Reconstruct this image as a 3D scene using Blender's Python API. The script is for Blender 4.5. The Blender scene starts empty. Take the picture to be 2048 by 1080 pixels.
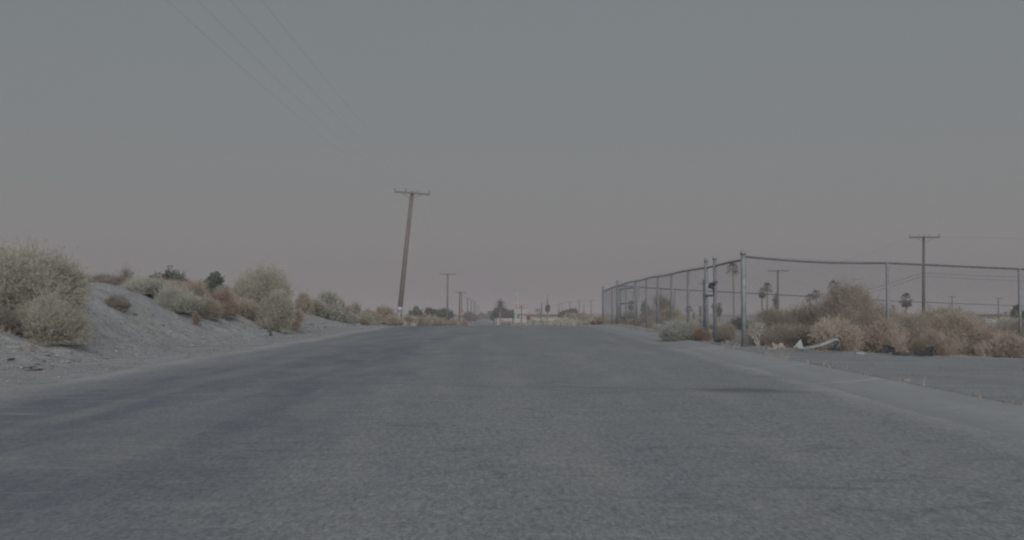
import bpy, math, random
import numpy as np
from math import radians, sin, cos, tan, atan, pi
from mathutils import Vector, Matrix

# ------------------------------------------------------------------ camera, world, sun, exposure
scene = bpy.context.scene
COL = scene.collection
F = 2100.0            # focal length in pixels of the 2048 px wide photograph
CAM_H = 0.93
PITCH = atan(87.0 / F)

cam_data = bpy.data.cameras.new('camera')
cam_data.sensor_width = 36.0
cam_data.lens = F / 2048.0 * 36.0
cam_data.clip_start = 0.05
cam_data.clip_end = 9000.0
cam = bpy.data.objects.new('camera', cam_data)
cam.location = (0, 0, CAM_H)
cam.rotation_euler = (pi / 2 + PITCH, 0, 0)
COL.objects.link(cam)
scene.camera = cam

SUN_EL = radians(22)
SUN_AZ = radians(12)      # light travels away from the camera and a little to the left
world = bpy.data.worlds.new('World')
scene.world = world
world.use_nodes = True
wn, wl = world.node_tree.nodes, world.node_tree.links
wn.clear()
w_out = wn.new('ShaderNodeOutputWorld')
w_bg = wn.new('ShaderNodeBackground')
w_sky = wn.new('ShaderNodeTexSky')
w_sky.sky_type = 'NISHITA'
w_sky.sun_disc = False
w_sky.sun_elevation = SUN_EL
w_sky.sun_rotation = pi + SUN_AZ
w_sky.dust_density = 4.0
w_sky.air_density = 1.0
w_hs = wn.new('ShaderNodeHueSaturation')
w_hs.inputs['Saturation'].default_value = 0.35
wl.new(w_sky.outputs[0], w_hs.inputs['Color'])
# even dusk veil: colour by elevation only
w_tc = wn.new('ShaderNodeTexCoord')
w_sep = wn.new('ShaderNodeSeparateXYZ')
wl.new(w_tc.outputs['Generated'], w_sep.inputs[0])
w_ramp = wn.new('ShaderNodeValToRGB')
wl.new(w_sep.outputs['Z'], w_ramp.inputs[0])
SKY = [(0.0, (0.210, 0.197, 0.208)), (0.035, (0.222, 0.209, 0.219)), (0.08, (0.226, 0.220, 0.223)),
       (0.12, (0.214, 0.219, 0.221)), (0.155, (0.208, 0.220, 0.223)), (0.25, (0.197, 0.218, 0.228)),
       (1.0, (0.180, 0.206, 0.226))]
cr = w_ramp.color_ramp
while len(cr.elements) < len(SKY):
    cr.elements.new(0.5)
for e, (p, c) in zip(cr.elements, SKY):
    e.position = p
    e.color = (*c, 1)
w_mix = wn.new('ShaderNodeMix')
w_mix.data_type = 'RGBA'
w_mix.inputs['Factor'].default_value = 0.90
w_sc = wn.new('ShaderNodeMix')
w_sc.data_type = 'RGBA'
w_sc.blend_type = 'MULTIPLY'
w_sc.inputs['Factor'].default_value = 1.0
w_sc.inputs[7].default_value = (0.06, 0.06, 0.06, 1)
wl.new(w_hs.outputs[0], w_sc.inputs[6])
wl.new(w_sc.outputs[2], w_mix.inputs[6])
wl.new(w_ramp.outputs[0], w_mix.inputs[7])
wl.new(w_mix.outputs[2], w_bg.inputs['Color'])
w_bg.inputs['Strength'].default_value = 1.0
wl.new(w_bg.outputs[0], w_out.inputs['Surface'])

sun_data = bpy.data.lights.new('sun', 'SUN')
sun_data.energy = 3.25
sun_data.angle = radians(75)
sun_data.color = (1.0, 0.985, 0.97)
sun = bpy.data.objects.new('sun', sun_data)
sun.rotation_euler = (pi / 2 - SUN_EL, 0, SUN_AZ)
COL.objects.link(sun)

scene.view_settings.view_transform = 'Standard'
scene.view_settings.look = 'None'
scene.view_settings.exposure = 0.0
scene.view_settings.gamma = 1.0
scene.view_settings.use_curve_mapping = False
scene.render.engine = 'CYCLES'
scene.cycles.use_denoising = True
scene.cycles.filter_width = 2.2
scene.cycles.max_bounces = 8
scene.cycles.diffuse_bounces = 5
scene.cycles.volume_bounces = 1
scene.cycles.transparent_max_bounces = 8

rng = np.random.default_rng(11)
random.seed(5)


# ------------------------------------------------------------------ picture helpers (measured places)
def Z(py, d):
    return CAM_H + d * tan(PITCH + atan((540.0 - py) / F))


def X(px, d, py=627):
    z = Z(py, d) - CAM_H
    return (px - 1024.0) / F * (d * cos(PITCH) + z * sin(PITCH))


# ------------------------------------------------------------------ noise
def _hash(ix, iy, s):
    h = (ix * 374761393 + iy * 668265263 + s * 982451653) & 0xFFFFFFFF
    h = ((h ^ (h >> 13)) * 1274126177) & 0xFFFFFFFF
    h = h ^ (h >> 16)
    return (h & 0xFFFF) / 65535.0


def vnoise(x, y, s=0):
    x = np.asarray(x, float); y = np.asarray(y, float)
    ix = np.floor(x).astype(np.int64); iy = np.floor(y).astype(np.int64)
    fx = x - ix; fy = y - iy
    fx = fx * fx * (3 - 2 * fx); fy = fy * fy * (3 - 2 * fy)
    a = _hash(ix, iy, s); b = _hash(ix + 1, iy, s); c = _hash(ix, iy + 1, s); d = _hash(ix + 1, iy + 1, s)
    return (a * (1 - fx) + b * fx) * (1 - fy) + (c * (1 - fx) + d * fx) * fy - 0.5


def fbm(x, y, s=0, o=4):
    r = 0; a = 1.0
    for i in range(o):
        r = r + a * vnoise(x * 2 ** i, y * 2 ** i, s + i * 17)
        a *= 0.5
    return r


def sstep(a, b, x):
    t = np.clip((np.asarray(x, float) - a) / (b - a), 0, 1)
    return t * t * (3 - 2 * t)


# ------------------------------------------------------------------ the lie of the land
_D = np.array([-400, 0, 38, 45, 50, 60, 168, 240, 300, 400, 9000.0])
_H = np.array([-3.44, 0, .327, .362, .322, .20, -1.12, -2.0, -2.55, -2.6, -2.6])
_t = np.arange(-400, 1200, 1.0)
_b = np.interp(_t, _D, _H)
_k = np.hanning(9); _k /= _k.sum()
_bs = np.convolve(np.pad(_b, 4, mode='edge'), _k, 'valid')


def base(y):
    return np.interp(y, _t, _bs)


def road_c(y):
    y = np.asarray(y, float)
    return -0.95 - 0.028 * np.maximum(y - 45, 0) * sstep(40, 80, y)


ROAD_W = 4.45


def ground(x, y, fine=True):
    x = np.asarray(x, float); y = np.asarray(y, float)
    z = base(y) + 0 * x
    # sand bank on the left
    h = np.interp(y, [-60, 8, 14, 25, 34, 45, 55, 66, 84, 4000], [1.0, 1.0, 1.15, 1.42, 1.32, 1.12, .8, .42, 0, 0])
    toe = -7.0 + 0.45 * fbm(y * 0.22, x * 0 + 3.1, 5, 3)
    t = (toe - x) / 3.3
    s = sstep(0, 1, t) * 0.6 + 0.4 * np.clip(t, 0, 1)
    back = 1 - 0.55 * sstep(-11, -17, x)
    bank = h * s * back
    z = z + bank
    face = sstep(0.03, 0.25, t) * (h > 0.05)
    if fine:
        z = z + face * (0.09 * fbm(x * 0.8, y * 0.8, 21, 3) + 0.07 * fbm(x * 2.6 + 0.7 * y, y * 2.3, 31, 4)
                        + 0.03 * np.abs(fbm(x * 0.7, y * 3.1, 41, 3)))
        z = z + face * 0.06 * np.maximum(fbm(x * 4.5, y * 3.5, 71, 2), -.1)
        off = sstep(-5.4, -6.4, x) + sstep(4.6, 5.4, x)
        z = z + off * (0.03 * fbm(x * .7, y * .7, 51, 3) + .015 * fbm(x * 3, y * 3, 52, 2))
    # lot on the right
    k = 1 - sstep(58, 75, y)
    lot = sstep(4.26, 4.40, x) * (0.064 - 0.036 * np.clip(x - 4.4, 0, 9.5))
    z = z + lot * k
    return z


def gz(x, y):
    return float(ground(np.array([x]), np.array([y]))[0])


# ------------------------------------------------------------------ materials
def new_mat(name):
    m = bpy.data.materials.new(name)
    m.use_nodes = True
    nt = m.node_tree
    return m, nt, nt.nodes['Principled BSDF']


def noise_mat(name, c1, c2, scale=6.0, rough=0.85, bump=0.2, bscale=None, metallic=0.0, stretch=(1, 1, 1), spec=0.3,
              detail=6.0, lo=0.35, hi=0.65):
    m, nt, bs = new_mat(name)
    tc = nt.nodes.new('ShaderNodeTexCoord')
    mp = nt.nodes.new('ShaderNodeMapping')
    mp.inputs['Scale'].default_value = stretch
    nt.links.new(tc.outputs['Object'], mp.inputs[0])
    n = nt.nodes.new('ShaderNodeTexNoise')
    n.inputs['Scale'].default_value = scale
    n.inputs['Detail'].default_value = detail
    nt.links.new(mp.outputs[0], n.inputs['Vector'])
    r = nt.nodes.new('ShaderNodeValToRGB')
    r.color_ramp.elements[0].position = lo; r.color_ramp.elements[0].color = (*c1, 1)
    r.color_ramp.elements[1].position = hi; r.color_ramp.elements[1].color = (*c2, 1)
    nt.links.new(n.outputs['Fac'], r.inputs[0])
    nt.links.new(r.outputs[0], bs.inputs['Base Color'])
    bs.inputs['Roughness'].default_value = rough
    bs.inputs['Metallic'].default_value = metallic
    bs.inputs['Specular IOR Level'].default_value = spec
    if bump:
        n2 = nt.nodes.new('ShaderNodeTexNoise')
        n2.inputs['Scale'].default_value = bscale or scale * 4
        n2.inputs['Detail'].default_value = 4
        nt.links.new(mp.outputs[0], n2.inputs['Vector'])
        b = nt.nodes.new('ShaderNodeBump')
        b.inputs['Strength'].default_value = bump
        b.inputs['Distance'].default_value = 0.02
        nt.links.new(n2.outputs['Fac'], b.inputs['Height'])
        nt.links.new(b.outputs[0], bs.inputs['Normal'])
    return m


def leaf_mat(name, stops, transl=0.5):
    """foliage: colour by the per-twig 'tint' attribute, part of the light passes through"""
    m, nt, bs = new_mat(name)
    nt.nodes.remove(bs)
    out = nt.nodes['Material Output']
    at = nt.nodes.new('ShaderNodeAttribute')
    at.attribute_name = 'tint'
    r = nt.nodes.new('ShaderNodeValToRGB')
    el = r.color_ramp.elements
    while len(el) < len(stops):
        el.new(0.5)
    for e, (p, c) in zip(el, stops):
        e.position = p; e.color = (*c, 1)
    nt.links.new(at.outputs['Fac'], r.inputs[0])
    d = nt.nodes.new('ShaderNodeBsdfDiffuse')
    t = nt.nodes.new('ShaderNodeBsdfTranslucent')
    mx = nt.nodes.new('ShaderNodeMixShader')
    mx.inputs[0].default_value = transl
    nt.links.new(r.outputs[0], d.inputs[0]); nt.links.new(r.outputs[0], t.inputs[0])
    nt.links.new(d.outputs[0], mx.inputs[1]); nt.links.new(t.outputs[0], mx.inputs[2])
    nt.links.new(mx.outputs[0], out.inputs['Surface'])
    return m


def N(nt, t, **kw):
    n = nt.nodes.new(t)
    for k, v in kw.items():
        setattr(n, k, v)
    return n


def ramp(nt, src, stops):
    r = N(nt, 'ShaderNodeValToRGB')
    el = r.color_ramp.elements
    while len(el) < len(stops):
        el.new(0.5)
    for e, (p, c) in zip(el, stops):
        e.position = p
        e.color = (c, c, c, 1) if not isinstance(c, tuple) else (*c, 1)
    nt.links.new(src, r.inputs[0])
    return r.outputs[0]


def mixc(nt, fac, a, b, blend='MIX'):
    m = N(nt, 'ShaderNodeMix', data_type='RGBA', blend_type=blend)
    for sock, v in ((m.inputs[0], fac), (m.inputs[6], a), (m.inputs[7], b)):
        if hasattr(v, 'is_output'):
            nt.links.new(v, sock)
        elif isinstance(v, tuple):
            sock.default_value = (*v, 1)
        else:
            sock.default_value = v
    return m.outputs[2]


def math_(nt, op, a, b=None, clamp=False):
    m = N(nt, 'ShaderNodeMath', operation=op, use_clamp=clamp)
    for i, v in enumerate((a, b)):
        if v is None:
            continue
        if hasattr(v, 'is_output'):
            nt.links.new(v, m.inputs[i])
        else:
            m.inputs[i].default_value = v
    return m.outputs[0]


def tex(nt, vec, scale, detail=5, stretch=None, rough=0.55, distort=0.0):
    if stretch is not None:
        mp = N(nt, 'ShaderNodeMapping')
        mp.inputs['Scale'].default_value = stretch
        nt.links.new(vec, mp.inputs[0]); vec = mp.outputs[0]
    n = N(nt, 'ShaderNodeTexNoise')
    n.inputs['Scale'].default_value = scale
    n.inputs['Detail'].default_value = detail
    n.inputs['Roughness'].default_value = rough
    n.inputs['Distortion'].default_value = distort
    nt.links.new(vec, n.inputs['Vector'])
    return n.outputs['Fac']


SAND_A, SAND_B = (0.258, 0.267, 0.275), (0.336, 0.345, 0.351)


def make_sand():
    m, nt, bs = new_mat('desert_sand')
    g = N(nt, 'ShaderNodeNewGeometry').outputs['Position']
    big = tex(nt, g, 0.35, 6)
    mid = tex(nt, g, 2.2, 6, rough=0.65)
    fine = tex(nt, g, 22, 4, rough=0.7)
    c = mixc(nt, ramp(nt, big, [(.32, 0.0), (.68, 1.0)]), SAND_A, SAND_B)
    c = mixc(nt, ramp(nt, mid, [(.50, 0.0), (.70, .6)]), c, (0.175, 0.179, 0.182))
    c = mixc(nt, ramp(nt, tex(nt, g, 6.5, 5, stretch=(.6, 1.3, 1), rough=.7), [(.52, 0.0), (.66, .75)]), c, (0.150, 0.150, 0.150))
    c = mixc(nt, ramp(nt, fine, [(.52, 0.0), (.66, .7)]), c, (0.14, 0.14, 0.14))
    # gravel lot zone to the right of the gutter
    at = N(nt, 'ShaderNodeAttribute', attribute_name='lot')
    speck = tex(nt, g, 48, 3, rough=0.8)
    gr = mixc(nt, ramp(nt, speck, [(.38, 0.0), (.64, 1.0)]), (0.142, 0.150, 0.157), (0.352, 0.364, 0.372))
    gr = mixc(nt, ramp(nt, tex(nt, g, 1.3, 7, stretch=(.45, 1.6, 1)), [(.42, 0.0), (.70, .7)]), gr, (0.172, 0.179, 0.184))
    edge = math_(nt, 'ADD', at.outputs['Fac'], math_(nt, 'MULTIPLY', math_(nt, 'SUBTRACT', mid, 0.5), 1.0))
    c = mixc(nt, ramp(nt, edge, [(.35, 0.0), (.62, 1.0)]), c, gr)
    # far scrub land: browner soil
    far = N(nt, 'ShaderNodeAttribute', attribute_name='far')
    c = mixc(nt, far.outputs['Fac'], c, mixc(nt, ramp(nt, big, [(.35, 0.0), (.65, 1.0)]), (.20, .188, .172), (.27, .25, .225)))
    nt.links.new(c, bs.inputs['Base Color'])
    bs.inputs['Roughness'].default_value = 0.95
    bs.inputs['Specular IOR Level'].default_value = 0.15
    hgt = math_(nt, 'ADD', math_(nt, 'MULTIPLY', mid, 0.8), math_(nt, 'ADD', math_(nt, 'MULTIPLY', fine, 0.35), math_(nt, 'MULTIPLY', speck, 0.25)))
    b = N(nt, 'ShaderNodeBump')
    b.inputs['Strength'].default_value = 0.8
    b.inputs['Distance'].default_value = 0.08
    nt.links.new(hgt, b.inputs['Height'])
    nt.links.new(b.outputs[0], bs.inputs['Normal'])
    return m


def make_asphalt():
    m, nt, bs = new_mat('worn_asphalt')
    uv = N(nt, 'ShaderNodeUVMap', uv_map='road')
    v = uv.outputs[0]
    sp = N(nt, 'ShaderNodeSeparateXYZ'); nt.links.new(v, sp.inputs[0])
    u, d = sp.outputs[0], sp.outputs[1]
    speck = tex(nt, v, 42, 4, rough=0.8)
    grit = tex(nt, v, 130, 2, rough=0.8)
    blotch = tex(nt, v, 0.9, 8, stretch=(1.0, .55, 1), rough=0.68)
    lanes = tex(nt, v, 0.75, 5, stretch=(1.0, .05, 1), rough=0.6)
    cross = tex(nt, v, 1.5, 6, stretch=(.35, 1.6, 1), rough=0.65, distort=.4)
    c = mixc(nt, ramp(nt, speck, [(.34, 0.0), (.68, 1.0)]), (0.100, 0.110, 0.121), (0.285, 0.298, 0.310))
    mott = tex(nt, v, 5.5, 6, rough=.72)
    c = mixc(nt, ramp(nt, mott, [(.50, 0.0), (.68, .55)]), c, (0.115, 0.123, 0.131))
    c = mixc(nt, ramp(nt, tex(nt, v, 9.0, 5, rough=.75), [(.52, 0.0), (.66, .55)]), c, (0.28, 0.287, 0.285))
    c = mixc(nt, ramp(nt, tex(nt, v, 24.0, 4, stretch=(1, .35, 1), rough=.85), [(.52, 0.0), (.64, .8)]), c, (0.080, 0.088, 0.096))
    vo = N(nt, 'ShaderNodeTexVoronoi', feature='DISTANCE_TO_EDGE')
    vo.inputs['Scale'].default_value = .55
    wv = N(nt, 'ShaderNodeVectorMath', operation='ADD')
    nz = N(nt, 'ShaderNodeTexNoise'); nz.inputs['Scale'].default_value = 2.2; nz.inputs['Detail'].default_value = 6
    nt.links.new(v, nz.inputs['Vector']); nt.links.new(v, wv.inputs[0]); nt.links.new(nz.outputs['Color'], wv.inputs[1])
    nt.links.new(wv.outputs[0], vo.inputs['Vector'])
    crack = math_(nt, 'MULTIPLY', ramp(nt, vo.outputs['Distance'], [(.004, 1.0), (.022, 0.0)]), ramp(nt, tex(nt, v, .5, 3), [(.44, 0.0), (.58, .42)]))
    c = mixc(nt, crack, c, (0.06, 0.066, 0.072))
    c = mixc(nt, ramp(nt, grit, [(.40, 0.0), (.62, .5)]), c, (0.215, 0.218, 0.214))
    # tyre lanes worn dark and bluish
    tr = math_(nt, 'ADD', math_(nt, 'MULTIPLY', lanes, .6), math_(nt, 'MULTIPLY', blotch, .5))
    left = ramp(nt, math_(nt, 'MULTIPLY', math_(nt, 'ADD', u, 5.0), .1), [(.08, .0), (.17, 1.0), (.40, .85), (.55, .15), (.95, 0.0)])
    dark = math_(nt, 'MULTIPLY', ramp(nt, tr, [(.44, 0.0), (.64, .9)]), math_(nt, 'ADD', .3, left), clamp=True)
    c = mixc(nt, math_(nt, 'MULTIPLY', dark, .8), c, (0.104, 0.116, 0.140))
    # dark cross streaks: cracks and old patches
    c = mixc(nt, ramp(nt, cross, [(.60, 0.0), (.72, .60)]), c, (0.085, 0.092, 0.099))
    cross2 = tex(nt, v, 3.4, 6, stretch=(.30, 1.5, 1), rough=0.7, distort=.6)
    c = mixc(nt, ramp(nt, cross2, [(.59, 0.0), (.70, .60)]), c, (0.088, 0.096, 0.104))
    c = mixc(nt, ramp(nt, cross2, [(.32, .45), (.44, 0.0)]), c, (0.25, 0.257, 0.255))
    # pale dust lying in long streaks
    dust = tex(nt, v, 1.6, 6, stretch=(1.0, .16, 1), rough=0.6)
    c = mixc(nt, ramp(nt, dust, [(.46, 0.0), (.72, .55)]), c, (0.235, 0.237, 0.228))
    # a seam across the road with a tar patch at its right end
    sd = math_(nt, 'ABSOLUTE', math_(nt, 'SUBTRACT', math_(nt, 'ADD', math_(nt, 'ADD', d, math_(nt, 'MULTIPLY', u, .17)), math_(nt, 'MULTIPLY', blotch, 1.1)), 12.25))
    seam = math_(nt, 'MULTIPLY', ramp(nt, sd, [(.04, 1.0), (.17, 0.0)]), ramp(nt, cross, [(.40, 0.15), (.58, .85)]))
    c = mixc(nt, math_(nt, 'MULTIPLY', seam, .34), c, (0.075, 0.08, 0.085))
    du = math_(nt, 'DIVIDE', math_(nt, 'SUBTRACT', u, 3.35), .62)
    dv = math_(nt, 'DIVIDE', math_(nt, 'SUBTRACT', d, 11.15), .42)
    rr = math_(nt, 'SQRT', math_(nt, 'ADD', math_(nt, 'MULTIPLY', du, du), math_(nt, 'MULTIPLY', dv, dv)))
    rr = math_(nt, 'ADD', rr, math_(nt, 'MULTIPLY', math_(nt, 'SUBTRACT', blotch, .5), 2.2))
    rr = math_(nt, 'ADD', rr, math_(nt, 'MULTIPLY', math_(nt, 'SUBTRACT', speck, .5), .9))
    c = mixc(nt, math_(nt, 'MULTIPLY', ramp(nt, rr, [(.3, 1.0), (1.35, 0.0)]), .55), c, (0.066, 0.071, 0.075))
    # blown sand over both edges
    au = math_(nt, 'ABSOLUTE', math_(nt, 'SUBTRACT', u, 0.12))
    e = math_(nt, 'ADD', math_(nt, 'SUBTRACT', au, 4.15), math_(nt, 'MULTIPLY', math_(nt, 'SUBTRACT', blotch, .5), 1.6))
    e = math_(nt, 'ADD', e, math_(nt, 'MULTIPLY', math_(nt, 'SUBTRACT', lanes, .5), 1.0))
    sand = mixc(nt, ramp(nt, blotch, [(.32, 0.0), (.68, 1.0)]), SAND_A, (.285, .288, .287))
    c = mixc(nt, ramp(nt, math_(nt, 'ADD', math_(nt, 'MULTIPLY', e, .5), .5), [(.38, 0.0), (.72, 1.0)]), c, sand)
    # stone grain over everything, lanes included
    g1 = tex(nt, v, 36, 3, stretch=(1, .30, 1), rough=.8)
    g2 = tex(nt, v, 90, 2, stretch=(1, .25, 1), rough=.8)
    gg = math_(nt, 'ADD', math_(nt, 'MULTIPLY', g1, .6), math_(nt, 'MULTIPLY', g2, .4))
    c = mixc(nt, 1.0, c, ramp(nt, gg, [(.36, (.74, .75, .77)), (.50, (1.02, 1.02, 1.035)), (.64, (1.30, 1.30, 1.30))]), 'MULTIPLY')
    nt.links.new(c, bs.inputs['Base Color'])
    bs.inputs['Roughness'].default_value = 0.92
    bs.inputs['Specular IOR Level'].default_value = 0.2
    hgt = math_(nt, 'ADD', speck, math_(nt, 'MULTIPLY', blotch, 1.2))
    b = N(nt, 'ShaderNodeBump')
    b.inputs['Strength'].default_value = 0.4
    b.inputs['Distance'].default_value = 0.012
    nt.links.new(hgt, b.inputs['Height'])
    nt.links.new(b.outputs[0], bs.inputs['Normal'])
    return m


def make_concrete():
    """worn kerb concrete, road dirt lying along its inner side, stains and scuffs"""
    m, nt, bs = new_mat('dusty_concrete')
    tc = N(nt, 'ShaderNodeTexCoord').outputs['Object']
    sp = N(nt, 'ShaderNodeSeparateXYZ'); nt.links.new(tc, sp.inputs[0])
    n1 = tex(nt, tc, 1.5, 7, stretch=(1.6, .6, 1), rough=.65)
    n2 = tex(nt, tc, 7, 6, rough=.7)
    n3 = tex(nt, tc, 45, 3, rough=.8)
    c = mixc(nt, ramp(nt, n1, [(.35, 0.0), (.65, 1.0)]), (.235, .244, .252), (.285, .293, .300))
    c = mixc(nt, ramp(nt, n3, [(.45, 0.0), (.65, .6)]), c, (.20, .208, .214))
    dirt = math_(nt, 'ADD', math_(nt, 'MULTIPLY', math_(nt, 'SUBTRACT', n1, .5), 1.1), math_(nt, 'MULTIPLY', math_(nt, 'SUBTRACT', n2, .5), .7))
    e = math_(nt, 'ADD', math_(nt, 'MULTIPLY', sp.outputs[0], -1.0), dirt)
    c = mixc(nt, ramp(nt, e, [(0.0, 0.0), (.40, .9)]), c, (.205, .214, .219))
    c = mixc(nt, ramp(nt, n2, [(.60, 0.0), (.72, .55)]), c, (.150, .157, .162))
    nt.links.new(c, bs.inputs['Base Color'])
    bs.inputs['Roughness'].default_value = .92
    bs.inputs['Specular IOR Level'].default_value = .2
    b = N(nt, 'ShaderNodeBump'); b.inputs['Strength'].default_value = .4; b.inputs['Distance'].default_value = .015
    nt.links.new(n2, b.inputs['Height']); nt.links.new(b.outputs[0], bs.inputs['Normal'])
    return m


M = {}
M['sand'] = make_sand()
M['asphalt'] = make_asphalt()
M['concrete'] = make_concrete()
M['wood'] = noise_mat('weathered_pole_wood', (.098, .086, .078), (.165, .148, .134), 5, .85, .4, 20, stretch=(6, 6, .5))
M['wood_red'] = noise_mat('reddish_pole_wood', (.085, .062, .052), (.14, .10, .082), 5, .85, .4, 20, stretch=(6, 6, .5))
M['wood_far'] = noise_mat('grey_pole_wood', (.075, .072, .070), (.12, .115, .11), 5, .85, .2, 20, stretch=(6, 6, .5))
M['band'] = noise_mat('white_reflector_band', (.28, .29, .30), (.36, .365, .37), 8, .6, .05)
M['sleeve'] = noise_mat('grey_metal_sleeve', (.135, .145, .155), (.19, .20, .21), 6, .6, .15)
M['porcelain'] = noise_mat('porcelain_insulator', (.10, .10, .10), (.16, .16, .16), 6, .35, .02)
M['cable'] = noise_mat('cable_metal', (.10, .10, .11), (.14, .14, .145), 6, .6, 0)
M['galv'] = noise_mat('galvanised_pipe', (.145, .16, .175), (.22, .232, .246), 9, .55, .12, 40, metallic=.15)
M['rail'] = noise_mat('weathered_galvanised_rail', (.09, .10, .105), (.145, .152, .158), 9, .6, .12, 40, metallic=.15)
M['wire'] = noise_mat('fence_wire', (.16, .168, .176), (.22, .228, .235), 20, .6, 0, metallic=.2)
M['bark'] = noise_mat('shrub_wood', (.16, .135, .11), (.26, .22, .185), 12, .9, .4)
M['bark_pale'] = noise_mat('bleached_twigs', (.40, .37, .34), (.55, .51, .47), 12, .9, .3)
M['palm_trunk'] = noise_mat('palm_trunk_fibre', (.13, .115, .10), (.22, .195, .17), 3, .95, .5, 10, stretch=(1, 1, 6))
M['white_paint'] = noise_mat('chalky_white_paint', (.235, .245, .25), (.31, .315, .32), 2, .7, .1)
M['red_paint'] = noise_mat('faded_red_paint', (.25, .105, .10), (.33, .15, .14), 3, .7, .05)
M['orange'] = noise_mat('orange_panel', (.36, .15, .08), (.44, .20, .11), 3, .7, .05)
M['tan_wall'] = noise_mat('tan_stucco', (.27, .215, .165), (.34, .275, .215), 1.5, .9, .1)
M['roof'] = noise_mat('dark_roofing', (.09, .078, .075), (.14, .12, .115), 2, .9, .2)
M['glass'] = noise_mat('dark_window_glass', (.05, .06, .065), (.08, .09, .095), 1, .2, 0, spec=.5)
M['door'] = noise_mat('brown_door_paint', (.16, .10, .075), (.22, .14, .10), 2, .7, .05)
M['pale_wall'] = noise_mat('pale_block_wall', (.29, .285, .28), (.36, .355, .35), 1.2, .9, .1)
M['rubber'] = noise_mat('cracked_black_rubber', (.022, .023, .025), (.05, .05, .055), 9, .7, .4)
M['cloth_dark'] = noise_mat('dark_rag', (.04, .04, .045), (.08, .078, .08), 10, .95, .5)
M['plastic'] = noise_mat('dirty_white_plastic', (.17, .175, .18), (.26, .262, .265), 5, .6, .15)
M['card'] = noise_mat('sun_bleached_cardboard', (.20, .175, .15), (.28, .245, .21), 6, .9, .2)
M['stone'] = noise_mat('bank_clods', (.14, .14, .14), (.30, .30, .295), 3, .95, .4)
M['rust'] = noise_mat('rusty_heap', (.12, .075, .06), (.20, .125, .10), 6, .9, .5)
M['teal'] = noise_mat('teal_barrel_paint', (.12, .15, .165), (.16, .19, .205), 3, .7, .1)
M['car_paint'] = noise_mat('dusty_pale_car_paint', (.20, .215, .23), (.27, .285, .30), 2, .45, .02, spec=.5)
M['dark_trim'] = noise_mat('dark_trim', (.04, .042, .045), (.07, .07, .075), 4, .7, .05)

L = {}
L['olive'] = leaf_mat('olive_grey_foliage', [(0, (0.342, 0.321, 0.276)), (.35, (0.444, 0.423, 0.366)), (.7, (0.524, 0.501, 0.437)), (1, (0.599, 0.572, 0.505))])
L['sage'] = leaf_mat('sage_foliage', [(0, (0.337, 0.332, 0.294)), (.35, (0.439, 0.434, 0.387)), (.7, (0.519, 0.517, 0.464)), (1, (0.594, 0.589, 0.530))])
L['pale'] = leaf_mat('pale_grey_green_foliage', [(0, (0.385, 0.387, 0.353)), (.4, (0.482, 0.489, 0.449)), (1, (0.578, 0.589, 0.540))])
L['tan'] = leaf_mat('dry_tan_foliage', [(0, (0.349, 0.293, 0.247)), (.4, (0.458, 0.395, 0.341)), (.75, (0.534, 0.469, 0.413)), (1, (0.622, 0.554, 0.492))])
L['tanolive'] = leaf_mat('tan_olive_foliage', [(0, (0.339, 0.293, 0.244)), (.4, (0.442, 0.390, 0.329)), (.75, (0.518, 0.464, 0.398)), (1, (0.601, 0.543, 0.469))])
L['rusty'] = leaf_mat('rusty_dry_foliage', [(0, (0.289, 0.223, 0.177)), (.5, (0.396, 0.319, 0.262)), (1, (0.492, 0.412, 0.348))])
L['grey'] = leaf_mat('grey_dead_twigs', [(0, (0.210, 0.189, 0.168)), (.5, (0.336, 0.301, 0.273)), (1, (0.462, 0.413, 0.371))])
L['green'] = leaf_mat('dark_green_foliage', [(0, (.07, .105, .085)), (.5, (.125, .17, .14)), (1, (.20, .24, .20))])
L['dusk'] = leaf_mat('grey_green_foliage', [(0, (0.105, 0.123, 0.106)), (.5, (0.182, 0.207, 0.179)), (1, (0.294, 0.308, 0.266))])
L['palm'] = leaf_mat('palm_frond_green', [(0, (0.054, 0.072, 0.054)), (.5, (0.108, 0.132, 0.096)), (1, (0.192, 0.204, 0.144))])
L['skirt'] = leaf_mat('dead_palm_fronds', [(0, (0.085, 0.068, 0.058)), (.5, (0.140, 0.112, 0.095)), (1, (0.200, 0.165, 0.140))])
L['flower'] = leaf_mat('orange_blossom_foliage', [(0, (.18, .13, .09)), (.35, (.34, .18, .11)), (1, (.46, .26, .16))])
L['weed'] = leaf_mat('straw_weeds', [(0, (0.284, 0.256, 0.212)), (.5, (0.419, 0.388, 0.330)), (1, (0.533, 0.499, 0.430))])


# ------------------------------------------------------------------ mesh helpers
def link(o, parent=None):
    COL.objects.link(o)
    if parent is not None:
        o.parent = parent
    return o


def mesh_data(name, verts, faces, mat, smooth=False, tint=None):
    me = bpy.data.meshes.new(name)
    if isinstance(verts, np.ndarray) and isinstance(faces, np.ndarray):
        nv, nf, k = len(verts), len(faces), faces.shape[1]
        me.vertices.add(nv)
        me.vertices.foreach_set('co', verts.astype(np.float32).ravel())
        me.loops.add(nf * k)
        me.loops.foreach_set('vertex_index', faces.astype(np.int32).ravel())
        me.polygons.add(nf)
        me.polygons.foreach_set('loop_start', np.arange(0, nf * k, k, dtype=np.int32))
        me.update(calc_edges=True)
    else:
        me.from_pydata([tuple(v) for v in verts], [], [tuple(f) for f in faces])
        me.update()
    if smooth:
        me.polygons.foreach_set('use_smooth', np.ones(len(me.polygons), dtype=bool))
    if tint is not None:
        a = me.attributes.new('tint', 'FLOAT', 'POINT')
        a.data.foreach_set('value', np.clip(tint, 0, 1).astype(np.float32))
    if mat is not None:
        me.materials.append(mat)
    return me


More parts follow.
